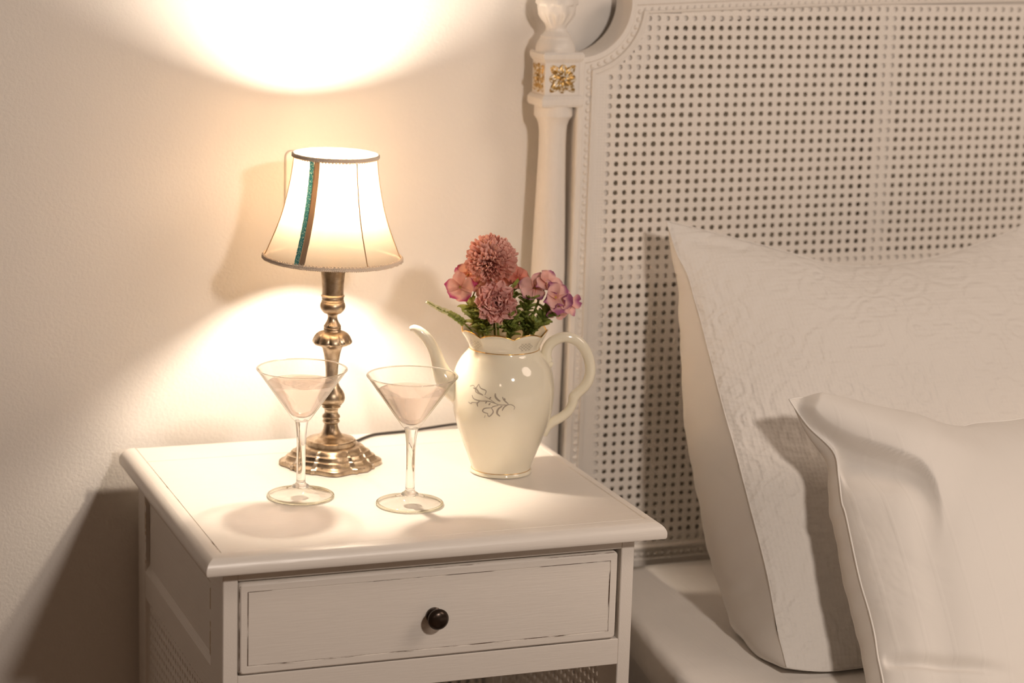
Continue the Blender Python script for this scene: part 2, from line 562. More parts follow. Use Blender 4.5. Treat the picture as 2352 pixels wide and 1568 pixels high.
# ------------------------------------------------------------------ the room
WALL_Y = 0.400
b = MB(); b.box(-2.2, 3.2, WALL_Y, WALL_Y + 0.12, -TZ, 2.6 - TZ)
structure(b.build('wall_back', MT['wall'], smooth=False))
b = MB(); b.box(-2.2, 3.2, -3.2, WALL_Y, -TZ - 0.05, -TZ)
structure(b.build('floor', MT['floor'], smooth=False))

# ------------------------------------------------------------------ caning
def cane(b, org, U, W, N_, nu, nw, pu, pw, keep, r0=0.00285, fine=None, seed=3, thick=0.0018, solid=None):
    """perforated woven sheet: cell (i,k) centred org + i*pu*U + k*pw*W, N_ points to the back"""
    R = random.Random(seed)
    org, U, W, N_ = Vector(org), Vector(U), Vector(W), Vector(N_)
    for k in range(nw):
        for i in range(nu):
            if not keep(i, k): continue
            if solid and solid(i, k):
                c = org + U * (pu * i) + W * (pw * k)
                b.add([c + U * (sx * pu / 2) + W * (sz * pw / 2) for sx, sz in ((-1, -1), (1, -1), (1, 1), (-1, 1))], [(0, 1, 2, 3)])
                continue
            fi = fine is None or fine(i, k)
            n = 12 if fi else 8
            c = org + U * (pu * i) + W * (pw * k)
            rx = r0 * R.uniform(0.88, 1.08); rz = r0 * R.uniform(0.92, 1.14)
            ox = R.uniform(-0.0002, 0.0002); oz = R.uniform(-0.0002, 0.0002)
            rings = [(0.98, thick, 0), (0.98, 0.0004, 0), (1.16, 0.0, 0)] if fi else [(1.0, thick, 0), (1.0, 0.0, 0)]
            V = []
            for sc, d, _ in rings:
                for q in range(n):
                    a = 2 * PI * (q + 0.5) / n
                    V.append(c + U * (ox + rx * sc * math.cos(a)) + W * (oz + rz * sc * math.sin(a)) + N_ * d)
            for q in range(n):
                a = 2 * PI * (q + 0.5) / n
                ca, sa = math.cos(a), math.sin(a)
                m_ = max(abs(ca), abs(sa))
                if n == 12:   # snap the corner directions so that cells tile
                    pass
                x, z = ca / m_ * pu / 2, sa / m_ * pw / 2
                V.append(c + U * x + W * z + N_ * (0.0003 if fi else 0))
            nr = len(rings)
            F = []
            for j in range(nr):
                for q in range(n):
                    l = (q + 1) % n
                    F.append((j * n + q, j * n + l, (j + 1) * n + l, (j + 1) * n + q))
            # corners of the square
            for q in range(n):
                l = (q + 1) % n
                a0 = 2 * PI * (q + 0.5) / n; a1 = 2 * PI * (q + 1.5) / n
                for cc in range(4):
                    ac = PI / 4 + cc * PI / 2
                    if a0 < ac - 1e-6 and ac + 1e-6 < a1:
                        V.append(c + U * (pu / 2 * (1 if math.cos(ac) > 0 else -1)) + W * (pw / 2 * (1 if math.sin(ac) > 0 else -1)) + N_ * (0.0005 if fi else 0))
                        F.append((nr * n + q, nr * n + l, len(V) - 1))
            b.add(V, F)

# ------------------------------------------------------------------ the bed
bed = thing('bed', 'white painted bed with woven cane headboard and carved corner post with gilt rosettes', 'bed', (1.25, 0.34, -TZ))
BED_AT = Vector((1.2595, 0.357, -TZ - 0.003 + TZ))      # where the finished bed is set down
XC = 1.25                       # middle of the headboard
def topz(X): return 0.4804 - 0.0332 * (XC - X) ** 2
CX, CZ = 0.468, 0.476
# layers of the frame: stile x, corner radius, offset of the top line, bottom z
LAY = [(0.4665, 0.0577, 0.0178, -0.40), (0.4785, 0.0690, 0.0058, -0.40), (0.4895, 0.0815, 0.0000, -0.142), (0.5110, 0.1065, -0.0105, -0.131)]
def layer_path(xs, r, dz, zb, n1=14, n2=20, n3=40):
    a0 = math.acos(max(-1, min(1, (xs - CX) / r)))
    z_end = topz(CX + r) + dz
    s1 = max(-1, min(1, (CZ - z_end) / r)); a1 = math.asin(s1)
    zs = CZ - r * math.sin(a0)
    P = [(xs, zb + (zs - zb) * i / n1) for i in range(n1)]
    for i in range(n2 + 1):
        a = a0 + (a1 - a0) * i / n2
        P.append((CX + r * math.cos(a), CZ - r * math.sin(a)))
    x1, z1 = P[-1]
    for i in range(1, n3 + 1):
        x = x1 + (XC - x1) * i / n3
        P.append((x, topz(x) + dz + (z1 - topz(x1) - dz) * (1 - min(1, i / 3))))
    full = P + [(2 * XC - x, z) for x, z in reversed(P[:-1])]
    return full
def lerp_layer(a, b_, t):
    return tuple(a[i] + (b_[i] - a[i]) * t for i in range(4))
sections = [(LAY[0], 0.366), (LAY[0], 0.3275), (lerp_layer(LAY[0], LAY[1], 0.10), 0.3255), (lerp_layer(LAY[0], LAY[1], 0.55), 0.3250),
            (lerp_layer(LAY[0], LAY[1], 0.70), 0.3268), (lerp_layer(LAY[1], LAY[2], 0.30), 0.3268), (lerp_layer(LAY[1], LAY[2], 0.36), 0.3240),
            (lerp_layer(LAY[1], LAY[2], 0.75), 0.3246), (lerp_layer(LAY[1], LAY[2], 0.82), 0.3262), (lerp_layer(LAY[1], LAY[2], 1.0), 0.3268), (LAY[2], 0.3302), (LAY[3], 0.3302), (LAY[3], 0.366)]
b = MB(); V = []; F = []
for (lay, y) in sections:
    P = layer_path(*lay); V += [(x, y, z) for x, z in P]
npth = len(P)
for j in range(len(sections) - 1):
    for i in range(npth - 1):
        F.append((j * npth + i, j * npth + i + 1, (j + 1) * npth + i + 1, (j + 1) * npth + i))
b.add(V, F)
# lower rail with its stepped moulding
prof = [(0.3302, -0.131), (0.3302, -0.1395), (0.3262, -0.1400), (0.3240, -0.1425), (0.3246, -0.1455), (0.3268, -0.1475), (0.3268, -0.1550), (0.3250, -0.1570), (0.3250, -0.30), (0.366, -0.30), (0.366, -0.131)]
V = [(x, y, z) for x in (0.4895, 2 * XC - 0.4895) for y, z in prof]; n = len(prof)
b.add(V, [(i, (i + 1) % n, n + (i + 1) % n, n + i) for i in range(n)])
b.build('headboard_frame', MT['satin'], bed, angle=30)
# crossbars behind the cane
b = MB(); b.bevbox(0.505, 2 * XC - 0.505, 0.3300, 0.350, 0.1640, 0.1900, 0.001)
b.build('crossbar', MT['satin'], bed, smooth=False)
for x in (0.8477, 2 * XC - 0.8477):
    b = MB(); b.bevbox(x - 0.0115, x + 0.0115, 0.3302, 0.351, -0.14, topz(x) - 0.008, 0.001)
    b.build('upright_bar', MT['satin'], bed, smooth=False)
b = MB(); P = layer_path(0.4990, 0.092, -0.004, -0.29); n = len(P)
b.add([(x, 0.3605, z) for x, z in P] + [(x, 0.3655, z) for x, z in P],
      [tuple(range(n)), tuple(reversed(range(n, 2 * n)))] + [(i, n + i, n + (i + 1) % n, (i + 1) % n) for i in range(n)])
b.build('back_board', MT['cavity'], bed, smooth=False)
# cane sheet
P2 = LAY[2]
def inside2(x, z, grow=0.0):
    if x > XC: x = 2 * XC - x
    if x < P2[0] - grow - 0.004: return False
    if z > topz(x) + 0.004 + grow: return False
    if z < -0.146: return False
    if (x - CX) ** 2 + (z - CZ) ** 2 < (P2[1] - 0.005) ** 2: return False
    return True
PU, PW = 0.01087, 0.0106
x0, z0 = 0.5162 - 2 * PU, 0.4487 + 2 * PW
nU = int((2 * (XC - x0)) / PU) + 1
b = MB()
cane(b, (x0, 0.3272, z0), (1, 0, 0), (0, 0, -1), (0, 1, 0), nU, 61, PU, PW,
     lambda i, k: inside2(x0 + PU * i, z0 - PW * k), fine=lambda i, k: x0 + PU * i < 1.14, solid=lambda i, k: i == 0)
b.build('cane_panel', MT['cane'], bed, angle=50)
# beading
b = MB(); path = layer_path(LAY[1][0] + 0.0008, LAY[1][1] + 0.0008, LAY[1][2] - 0.0008, -0.15)
acc = 0.0; last = path[0]
for q in path[1:]:
    d = math.hypot(q[0] - last[0], q[1] - last[1])
    while acc + 1e-9 < d:
        t = acc / d
        x, z = last[0] + (q[0] - last[0]) * t, last[1] + (q[1] - last[1]) * t
        b.sphere((x, 0.3272, z), 0.0029, 10, 6, (1, 0.85, 1)); acc += 0.0085
    acc -= d; last = q
x = 0.4900
while x < 2 * XC - 0.49:
    b.sphere((x, 0.3272, -0.1513), 0.0031, 10, 6, (1, 0.9, 1)); x += 0.0085
b.build('bead_moulding', MT['satin'], bed, angle=180)

# corner post
PX, PY = 0.4465, 0.3447
def make_post(px, name_suffix=''):
    b = MB()
    prof = [(0.0178, -0.617), (0.0178, -0.10), (0.0178, 0.002), (0.0184, 0.04), (0.0190, 0.09), (0.0190, 0.12), (0.0187, 0.184), (0.0172, 0.24), (0.0156, 0.288), (0.0148, 0.322), (0.0150, 0.335), (0.0158, 0.343), (0.0178, 0.3485), (0.0200, 0.3515), (0.0212, 0.3530), (0.0212, 0.3640), (0.0, 0.3640)]
    def flute(r, z, a, j): return r
    b.lathe(prof, px, PY, 48, flute)
    post = b.build('corner_post', MT['satin'], bed, angle=35)
    # square block with mouldings
    b = MB(); cx = px + 0.0020
    secs = [(0.0230, 0.3640), (0.0242, 0.3665), (0.0242, 0.3725), (0.0222, 0.3758), (0.0203, 0.3775), (0.0203, 0.4115), (0.0212, 0.4130), (0.0232, 0.4160), (0.0236, 0.4205), (0.0222, 0.4228)]
    V = []; F = []
    for h, z in secs:
        V += [(cx - h, PY - h * 0.93, z), (cx + h, PY - h * 0.93, z), (cx + h, PY + h * 0.93, z), (cx - h, PY + h * 0.93, z)]
    for j in range(len(secs) - 1):
        for i in range(4):
            k = (i + 1) % 4
            F.append((j * 4 + i, j * 4 + k, j * 4 + 4 + k, j * 4 + 4 + i))
    F.append((3, 2, 1, 0)); e = (len(secs) - 1) * 4; F.append((e, e + 1, e + 2, e + 3))
    b.add(V, F)
    b.build('post_block', MT['satin'], post, smooth=False)
    # finial: turned foot, waist, acanthus cup
    b = MB()
    prof = [(0.0215, 0.4226), (0.0215, 0.4270), (0.0200, 0.4320), (0.0170, 0.4372), (0.0172, 0.4392), (0.0150, 0.4412), (0.0118, 0.4448), (0.0110, 0.4480), (0.0125, 0.4520), (0.0158, 0.4566), (0.0192, 0.4625), (0.0215, 0.4695), (0.0220, 0.4760), (0.0205, 0.4860), (0.0165, 0.4960), (0.0110, 0.5060), (0.0070, 0.5160), (0.0001, 0.5200)]
    pf = [];
    for (r0_, za), (r1_, zb) in zip(prof, prof[1:]):
        for s_ in range(3): pf.append((r0_ + (r1_ - r0_) * s_ / 3, za + (zb - za) * s_ / 3))
    pf.append(prof[-1])
    def leafy(r, z, a, j):
        if z < 0.449 or z > 0.50: return r
        w = smooth01((z - 0.449) / 0.008) * smooth01((0.50 - z) / 0.01)
        if z < 0.4635:
            return r * (1 + 0.07 * w * math.sin(a * 12))
        ph = a * 8 + (0 if z < 0.4735 else PI)
        sharp = 0.5 + 0.5 * math.cos(ph)
        v = ((z - 0.4635) % 0.010) / 0.010
        return r * (1 + w * (0.07 * sharp * (1 - v) - 0.09 * v * (1 - sharp)))
    b.lathe(pf, px, PY, 96, leafy)
    b.build('finial', MT['satin'], post, angle=45)
    for face in (0, 1):
        b = MB()
        C = Vector((cx, PY - 0.0203 * 0.93, 0.3945)) if face == 0 else Vector((cx - 0.0203, PY, 0.3945))
        U = Vector((1, 0, 0)) if face == 0 else Vector((0, 1, 0)); Nn = Vector((0, -1, 0)) if face == 0 else Vector((-1, 0, 0)); W = Vector((0, 0, 1))
        def blob(cu, cw, ang, ln, wd, h):
            V = []; nu_, nv_ = 8, 10
            ca, sa = math.cos(ang), math.sin(ang)
            def fn(u, v):
                a = -1 + 2 * u; l = v
                wloc = wd * math.sin(PI * min(1, 0.12 + l * 0.86)) ** 0.6 * a
                hh = h * (1 - a * a) * (0.35 + 0.65 * math.sin(PI * l)) + h * 0.25 * math.cos(a * PI * 2.5)
                x = l * ln; y = wloc
                return C + U * (cu + x * ca - y * sa) + W * (cw + x * sa + y * ca) + Nn * max(0.0, hh)
            b.grid(fn, nu_, nv_)
        for i in range(8):
            diag = i % 2
            blob(0, 0, i * PI / 4, 0.0200 if diag else 0.0155, 0.0052 if diag else 0.0066, 0.0026)
        b.sphere(C + Nn * 0.0020, 0.0038, 14, 8, (1, 1, 1))
        lab(b.build('rosette', MT['gilt'], post, angle=180), 'gilded carved rosette')
    return post
make_post(PX)
make_post(2 * XC - PX)
b = MB(); b.bevbox(0.50, 2 * XC - 0.50, -1.75, 0.325, -0.40, -0.30, 0.004)
b.build('bed_frame_rail', MT['satin'], bed, smooth=False)
b = MB(); b.bevbox(0.50, 2 * XC - 0.50, -1.80, -1.75, -0.62, -0.20, 0.004)
b.build('footboard', MT['satin'], bed, smooth=False)

bed.location = BED_AT

# mattress under a fitted sheet: rounded slab whose side falls back under
def sheet_x(y):     # left edge in plan
    return interp([(-1.75, 0.455), (-0.25, 0.447), (-0.034, 0.456), (0.161, 0.4835), (0.25, 0.497), (0.30, 0.515), (0.322, 0.540)], y)
b = MB(); V = []; F = []
ys = [-1.74 + (0.3225 + 1.74) * (i / 90) ** 0.8 for i in range(91)]
sec = []
for k in range(9):
    a = PI / 2 * k / 8
    sec.append((0.012 - 0.012 * math.sin(a), -0.012 + 0.012 * math.cos(a)))
sec += [(0.001, -0.030), (0.004, -0.046), (0.012, -0.056), (0.020, -0.060), (0.020, -0.138)]
xs_in = [0.02, 0.05, 0.10, 0.2, 0.4, 0.8, 1.2, 1.55]
rows = []
for y in ys:
    row = []
    x0_ = sheet_x(y)
    wob = 0.0015 * noise.noise(Vector((0, y * 9, 0)))
    for xi in reversed(xs_in):
        dz = 0.002 * noise.noise(Vector((xi * 7, y * 7, 3)))
        row.append((x0_ + xi, y, -0.161 + dz))
    for dx, dz in sec:
        row.append((x0_ + dx + wob, y, -0.161 + dz))
    rows.append(row)
m_ = len(rows[0])
V = [p for r in rows for p in r]
for j in range(len(rows) - 1):
    for i in range(m_ - 1):
        F.append((j * m_ + i, (j + 1) * m_ + i, (j + 1) * m_ + i + 1, j * m_ + i + 1))
b.add(V, F)
o = b.build('mattress', MT['sheet'], loc=(1.2, -0.7, -0.299 + TZ), angle=180)
md = o.modifiers.new('thickness', 'SOLIDIFY'); md.thickness = 0.004; md.offset = -1
tag(o, 'mattress in a white fitted sheet, lying on the bed beside the nightstand', 'mattress')

# ------------------------------------------------------------------ pillows
VV = Vector((0, 0.32, 0.39)).normalized()
NB = Vector((0, VV.z, -VV.y))           # backwards
def pillow(name, label, P0, L, T, B, R, front_h, back_prof, mat, floor_z=-0.1585, extra=None, n=110, seam_r=0.0012, side_bulge=0.006, pipe=None):
    P0 = Vector(P0)
    def crv(C):
        pts = catmull([(x, w, 0) for x, w in C], 8)
        ln = [0]
        for a, c in zip(pts, pts[1:]): ln.append(ln[-1] + (c - a).length)
        def f(t):
            d = t * ln[-1]
            for i in range(len(ln) - 1):
                if d <= ln[i + 1] + 1e-12:
                    q = (d - ln[i]) / max(1e-9, ln[i + 1] - ln[i]); return pts[i].lerp(pts[i + 1], q)
            return pts[-1]
        return f
    fl, ft, fb, fr = crv(L), crv(T), crv(B), crv(R)   # L,R bottom->top ; T,B left->right
    c00, c10, c01, c11 = fl(0), fr(0), fl(1), fr(1)
    def plane(s, t):
        return (fb(s) * (1 - t) + ft(s) * t + fl(t) * (1 - s) + fr(t) * s
                - (c00 * (1 - s) * (1 - t) + c10 * s * (1 - t) + c01 * (1 - s) * t + c11 * s * t))
    def to3(q, off):
        p = P0 + Vector((q.x - P0.x, 0, 0)) + VV * q.y - NB * off
        if p.z < floor_z: p.z = floor_z + 0.001 * (p.z - floor_z)
        return p
    ts = [0.5 - 0.5 * math.cos(PI * i / n) * (0.35) - 0.65 * (0.5 - i / n) for i in range(n + 1)]
    ts = [(t - ts[0]) / (ts[-1] - ts[0]) for t in ts]
    b = MB()
    def front(u, v):
        s, t = ts[int(round(u * n))], ts[int(round(v * n))]
        q = plane(s, t)
        e = (1 - abs(2 * s - 1) ** 2.4) * (1 - abs(2 * t - 1) ** 2.6)
        h = front_h * max(0, e) ** 0.72
        edge = 1 - min(1, min(s, 1 - s, t, 1 - t) / 0.12)
        h += 0.0022 * edge * noise.noise(Vector((q.x * 30, q.y * 30, 1.7))) * min(1, min(s, 1 - s, t, 1 - t) / 0.02)
        h += 0.003 * noise.noise(Vector((q.x * 9, q.y * 9, 5.1))) * max(0, e)
        if extra: h += extra(q.x, q.y, s, t)
        return to3(q, h)
    b.grid(front, n, n)
    KW = 16
    def back(u, v):
        t = ts[int(round(v * n))]
        i = int(round(u * (n + 2 * KW)))
        H = interp(back_prof, t)
        out = 0.0
        if i <= KW:
            f = i / KW; s = 0.010 * f * f; h = H * math.sin(PI / 2 * f); out = -math.sin(PI * f) * side_bulge
        elif i >= n + KW:
            f = (n + 2 * KW - i) / KW; s = 1 - 0.010 * f * f; h = H * math.sin(PI / 2 * f); out = math.sin(PI * f) * side_bulge
        else:
            g_ = (i - KW) / n; s = 0.010 + 0.980 * g_; h = H * (1 + 0.12 * math.sin(PI * g_))
        et = max(0, 1 - abs(2 * t - 1) ** 14) ** 0.5
        q = plane(s, t)
        out *= 1 + 0.09 * math.sin(t * 95 + 3 * noise.noise(Vector((0, t * 9, 4)))) * smooth01((t - 0.02) / 0.1)
        q.x += out * et * min(1.0, H / 0.05)
        h += 0.003 * noise.noise(Vector((q.y * 34, h * 30, 9))) * et * min(1.0, H / 0.05)
        return to3(q, -h * et)
    b.grid(back, n + 2 * KW, n, mi=1, flip=True)
    root = thing(name, label, 'pillow', tuple(P0))
    cover = b.build('pillow_cover', [mat, MT['plain']], root, weld=True, angle=180)
    # piping along the seam
    b = MB(); loop = []
    K = 90
    for i in range(K): loop.append(fl(i / K))
    for i in range(K): loop.append(ft(i / K))
    for i in range(K): loop.append(fr(1 - i / K))
    for i in range(K): loop.append(fb(1 - i / K))
    b.tube([to3(q, 0.0008) for q in loop], seam_r, 6, closed=True)
    b.build('piping', pipe or MT['piping'], root, angle=180)
    return root

big_top = [(0.5564, 0.5102), (0.6092, 0.4936), (0.6866, 0.4679), (0.7352, 0.4507), (0.7822, 0.4449), (0.8438, 0.449), (0.9034, 0.4606), (0.966, 0.4781), (1.0004, 0.4912), (1.055, 0.512)]
big_left = [(0.5597, 0.0), (0.5601, 0.0164), (0.5604, 0.0384), (0.5648, 0.0917), (0.5659, 0.1334), (0.566, 0.1772), (0.5661, 0.2396), (0.5651, 0.2787), (0.5652, 0.3268), (0.5656, 0.3753), (0.5657, 0.3962), (0.5650, 0.413), (0.5644, 0.4442), (0.5585, 0.4700), (0.5564, 0.5102)]
big_bottom = [(0.5597, 0.0), (0.60, -0.008), (0.66, -0.008), (0.80, -0.006), (0.95, -0.006), (1.055, 0.0)]
big_right = [(1.055, 0.0), (1.050, 0.13), (1.049, 0.27), (1.050, 0.40), (1.055, 0.512)]
def shallow_folds(x, w, s, t):
    # soft drag lines running in from the upper left corner
    d = abs((w - 0.487) + 0.22 * (x - 0.56)) ; k = smooth01((x - 0.565) / 0.03) * smooth01((0.72 - x) / 0.12)
    return -0.0035 * math.exp(-(d / 0.008) ** 2) * k
pillow('pillow', 'large quilted white pillow with embossed scrolls leaning on the cane headboard', (0.5594, -0.0494, -0.15),
       big_left, big_top, big_bottom, big_right, 0.042,
       [(0, 0.02), (0.06, 0.060), (0.17, 0.110), (0.35, 0.122), (0.6, 0.100), (0.75, 0.060), (0.87, 0.026), (0.95, 0.010), (1, 0.0)], MT['quilt'], extra=shallow_folds, side_bulge=0.008, seam_r=0.0007, pipe=MT['quilt'])

fr_top = [(0.5794, 0.3381), (0.5995, 0.3388), (0.6374, 0.3292), (0.6601, 0.3209), (0.6995, 0.3111), (0.7304, 0.3008), (0.76, 0.2960), (0.7817, 0.2988), (0.8392, 0.301), (0.90, 0.318), (0.945, 0.335)]
fr_left = [(0.588, -0.03), (0.5891, 0.0008), (0.5953, 0.0397), (0.5973, 0.0656), (0.6004, 0.0877), (0.6015, 0.1116), (0.601, 0.1353), (0.6019, 0.1578), (0.6057, 0.2111), (0.6052, 0.2241), (0.6094, 0.2499), (0.6120, 0.2785), (0.5920, 0.3080), (0.5794, 0.3381)]
fr_bottom = [(0.588, -0.03), (0.66, -0.03), (0.80, -0.03), (0.945, -0.03)]
fr_right = [(0.945, -0.03), (0.925, 0.1), (0.925, 0.22), (0.945, 0.335)]
A0, A1 = Vector((0.5824, 0.3177)), Vector((0.6900, 0.2300))
def corner_fold(x, w, s, t):
    p = Vector((x, w)); d_ = (A1 - A0); l = d_.length; d_n = d_ / l
    a = (p - A0).dot(d_n) / l
    curve = 0.010 * math.sin(PI * max(0, min(1, a)))
    side_ = (p - A0).dot(Vector((-d_n.y, d_n.x))) + curve * 0.4 + 0.35 * max(0, a - 0.8) ** 2
    fade = smooth01((a + 0.05) / 0.12) * (1 - smooth01((a - 0.65) / 0.60))
    fdn = smooth01((a + 0.05) / 0.12) * (1 - smooth01((a - 0.70) / 0.55))
    up_ = smooth01((side_ + 0.001) / 0.004) * math.exp(-max(0, side_ - 0.02) / 0.16)
    dn = math.exp(-((side_ + 0.010) / (0.009 if side_ > -0.010 else 0.022)) ** 2)
    inner = smooth01(s / 0.02)
    # lower pinch near the mattress
    e = math.exp(-(((w - 0.055) + 0.30 * (x - 0.61)) / 0.006) ** 2) * smooth01((x - 0.592) / 0.02) * (1 - smooth01((x - 0.66) / 0.06))
    f2 = 0.004 * math.exp(-(((x - 0.655) - 0.12 * (w - 0.1)) / 0.018) ** 2) * smooth01((0.24 - w) / 0.08)
    return inner * (fade * 0.017 * up_ - fdn * 0.017 * dn) - 0.010 * e * inner - f2
pillow('pillow', 'smaller smooth white pillow with piped edge, in front of the quilted pillow', (0.6, -0.20, -0.155),
       fr_left, fr_top, fr_bottom, fr_right, 0.058,
       [(0, 0.02), (0.1, 0.032), (0.4, 0.036), (0.7, 0.030), (0.85, 0.020), (0.93, 0.010), (1, 0.0)], MT['linen'], extra=corner_fold, n=190, seam_r=0.0009, side_bulge=0.005)

# ------------------------------------------------------------------ the nightstand
ns = thing('nightstand', 'white painted nightstand with one drawer, dark knob and cane sides', 'nightstand', (0.21, 0.19, -TZ))
X0, X1, YF, YB = 0.0024, 0.4135, 0.004, 0.3815
# top: flat board with a groove and a bullnose edge
b = MB()
prof = [(0.0, 0.0), (0.0004, -0.0008), (0.0010, -0.0008), (0.0016, 0.0002)]       # (outward, z) groove then the nosing
for k in range(1, 11):
    a = PI / 2 * k / 10
    prof.append((0.0016 + 0.0164 * math.sin(a) ** 0.9, 0.0002 - 0.0125 * (1 - math.cos(a))))
prof += [(0.0178, -0.0155), (0.0168, -0.0170), (0.0100, -0.0172)]
W_, D_ = 0.42, 0.3795
V = []; F = []; mi_l = []
for d, z in prof:
    V += [(-d, D_ + min(d, 0.002), z), (-d, -d, z), (W_ + d, -d, z), (W_ + d, D_ + min(d, 0.002), z)]
for j in range(len(prof) - 1):
    for i in range(3):
        F.append((j * 4 + i, j * 4 + 4 + i, j * 4 + 5 + i, j * 4 + 1 + i))
b.add(V, F)
b.m = [1 if (f[0] // 4) in (0, 1) else 0 for f in b.f]
b.add([(0, D_, 0), (0, 0, 0), (W_, 0, 0), (W_, D_, 0)], [(0, 1, 2, 3)])
# underside
b.add([(-0.010, D_, -0.0172), (-0.010, -0.010, -0.0172), (W_ + 0.010, -0.010, -0.0172), (W_ + 0.010, D_, -0.0172)], [(3, 2, 1, 0)])
b.add([(-0.0178, D_ + 0.002, -0.0155), (W_ + 0.0178, D_ + 0.002, -0.0155), (W_ + 0.0178, D_ + 0.002, 0), (-0.0178, D_ + 0.002, 0)], [(3, 2, 1, 0)])
# shallow joint line of the rear strip
b.box(0.0, W_, 0.3235, 0.3240, -0.0003, 0.00012, 2)
b.build('tabletop', [MT['paint'], MT['worn_t'], m_simple('joint_line', (0.55, 0.47, 0.38), 0.6)], ns, angle=35)
# four square legs that double as stiles
for x0_, x1_ in ((X0, X0 + 0.0141), (X1 - 0.0135, X1)):
    for y0_, y1_ in ((YF, 0.052), (0.349, YB)):
        b = MB(); b.bevbox(x0_, x1_, y0_, y1_, -TZ, -0.0172, 0.0008)
        b.build('leg', MT['paint_y'], ns, smooth=False)
# front rails
for nm, z0_, z1_ in (('front_rail', -0.0302, -0.0172), ('front_rail', -0.1490, -0.1225), ('front_rail', -0.56, -0.53)):
    b = MB(); b.bevbox(X0 + 0.0141, X1 - 0.0135, YF, 0.024, z0_, z1_, 0.0006)
    b.build(nm, MT['paint'], ns, smooth=False)
# sides: recessed upper panel with bevelled frame, rail below, cane beneath
for sx, xo, sg in (('l', X0, 1), ('r', X1, -1)):
    b = MB()
    ya, yb = 0.052, 0.349
    def q(x, y, z): return (xo + sg * x, y, z)
    # frame rails of the side
    def rail(z0_, z1_):
        xs = sorted((xo + sg * 0.0003, xo + sg * 0.0125)); b.box(xs[0], xs[1], ya, yb, z0_, z1_)
    rail(-0.044, -0.0172); rail(-0.155, -0.1275)
    # bevels
    zt0, zt1, zb0, zb1 = -0.044, -0.052, -0.1205, -0.1275
    d = 0.0045
    b.add([q(.0003, ya, zt0), q(.0003, yb, zt0), q(d, yb, zt1), q(d, ya, zt1)], [(0, 1, 2, 3)])
    b.add([q(.0003, ya, zb1), q(.0003, yb, zb1), q(d, yb, zb0), q(d, ya, zb0)], [(3, 2, 1, 0)])
    b.add([q(d, ya, zt1), q(d, yb, zt1), q(d, yb, zb0), q(d, ya, zb0)], [(0, 1, 2, 3)])
    for yy in (ya, yb):
        s_ = 1 if yy == ya else -1
        b.add([q(.0004, yy + s_ * 0.0002, zt0 - 0.006), q(.0004, yy + s_ * 0.0045, zt0 - 0.008), q(.0004, yy + s_ * 0.0045, zb0 + 0.004), q(.0004, yy + s_ * 0.0002, zb0 + 0.002)], [(0, 1, 2, 3)], 1)
    b.build('side_panel', [MT['paint_y'], MT['worn_s']], ns, smooth=False)
    b = MB(); rail(-0.56, -0.52)
    b.build('side_rail', MT['paint_y'], ns, smooth=False)
    b = MB()
    cane(b, (xo + sg * 0.004, ya + 0.006, -0.161), (0, 1, 0), (0, 0, -1), (sg, 0, 0), 27, 33, 0.0108, 0.0109, lambda i, k: True, r0=0.0031, seed=11)
    for off in (ya, yb - 0.0005):
        xs = sorted((xo + sg * 0.0025, xo + sg * 0.006)); b.box(xs[0], xs[1], off - 0.0002, off + 0.001, -0.52, -0.155)
    b.box(*sorted((xo + sg * 0.0015, xo + sg * 0.005)), ya, yb, -0.158, -0.1535)
    b.build('cane_panel', MT['cane'], ns, angle=50)
# back: board above, cane below
b = MB(); b.box(X0 + 0.0141, X1 - 0.0135, 0.370, 0.3815, -0.150, -0.0172)
b.build('back_panel', MT['paint'], ns, smooth=False)
b = MB(); cane(b, (X0 + 0.020, 0.372, -0.156), (1, 0, 0), (0, 0, -1), (0, 1, 0), 35, 34, 0.0108, 0.0109, lambda i, k: True, r0=0.0028, seed=12)
b.build('cane_panel', MT['cane'], ns, angle=50)
b = MB(); b.bevbox(X0 + 0.0141, X1 - 0.0135, 0.024, 0.370, -0.545, -0.53, 0.001)
b.build('shelf', MT['paint'], ns, smooth=False)
b = MB(); b.box(X0 + 0.0141, X1 - 0.0135, 0.03, 0.370, -0.149, -0.1455)
b.build('drawer_bottom_board', MT['paint'], ns, smooth=False)
# drawer: front with rounded worn border and an incised rectangle
b = MB()
dx0, dx1, dz0, dz1 = 0.0172, 0.3962, -0.1216, -0.0326
yf = 0.0022
rings = [(0.0, 0.020, 0), (0.0, yf + 0.0030, 0), (0.0004, yf + 0.0018, 0), (0.0011, yf + 0.0007, 2), (0.0022, yf, 0), (0.0080, yf, 0),
         (0.0083, yf + 0.0009, 1), (0.0089, yf + 0.0009, 1), (0.0092, yf + 0.0002, 0)]
def rrect(ins, y, rad, n=5):
    x0_, x1_, z0_, z1_ = dx0 + ins, dx1 - ins, dz0 + ins, dz1 - ins
    r = max(0.0004, rad - ins * 0.5); P = []
    for cx_, cz_, a0 in ((x1_ - r, z1_ - r, 0), (x0_ + r, z1_ - r, PI / 2), (x0_ + r, z0_ + r, PI), (x1_ - r, z0_ + r, 1.5 * PI)):
        for i in range(n):
            a = a0 + PI / 2 * i / (n - 1); P.append((cx_ + r * math.cos(a), y, cz_ + r * math.sin(a)))
    return P
V = []; F = []; mi_ = []
for ins, y, _ in rings: V += rrect(ins, y, 0.004)
m_ = 20
for j in range(len(rings) - 1):
    for i in range(m_):
        k = (i + 1) % m_
        upright = (i % 5 == 4 and (i // 5) in (1, 3))
        code = rings[j + 1][2]
        F.append((j * m_ + i, j * m_ + k, (j + 1) * m_ + k, (j + 1) * m_ + i))
        mi_.append(0 if code == 0 else (2 if upright else 1))
F.append(tuple((len(rings) - 1) * m_ + i for i in range(m_))); mi_.append(0)
b.add(V, F); b.m = mi_
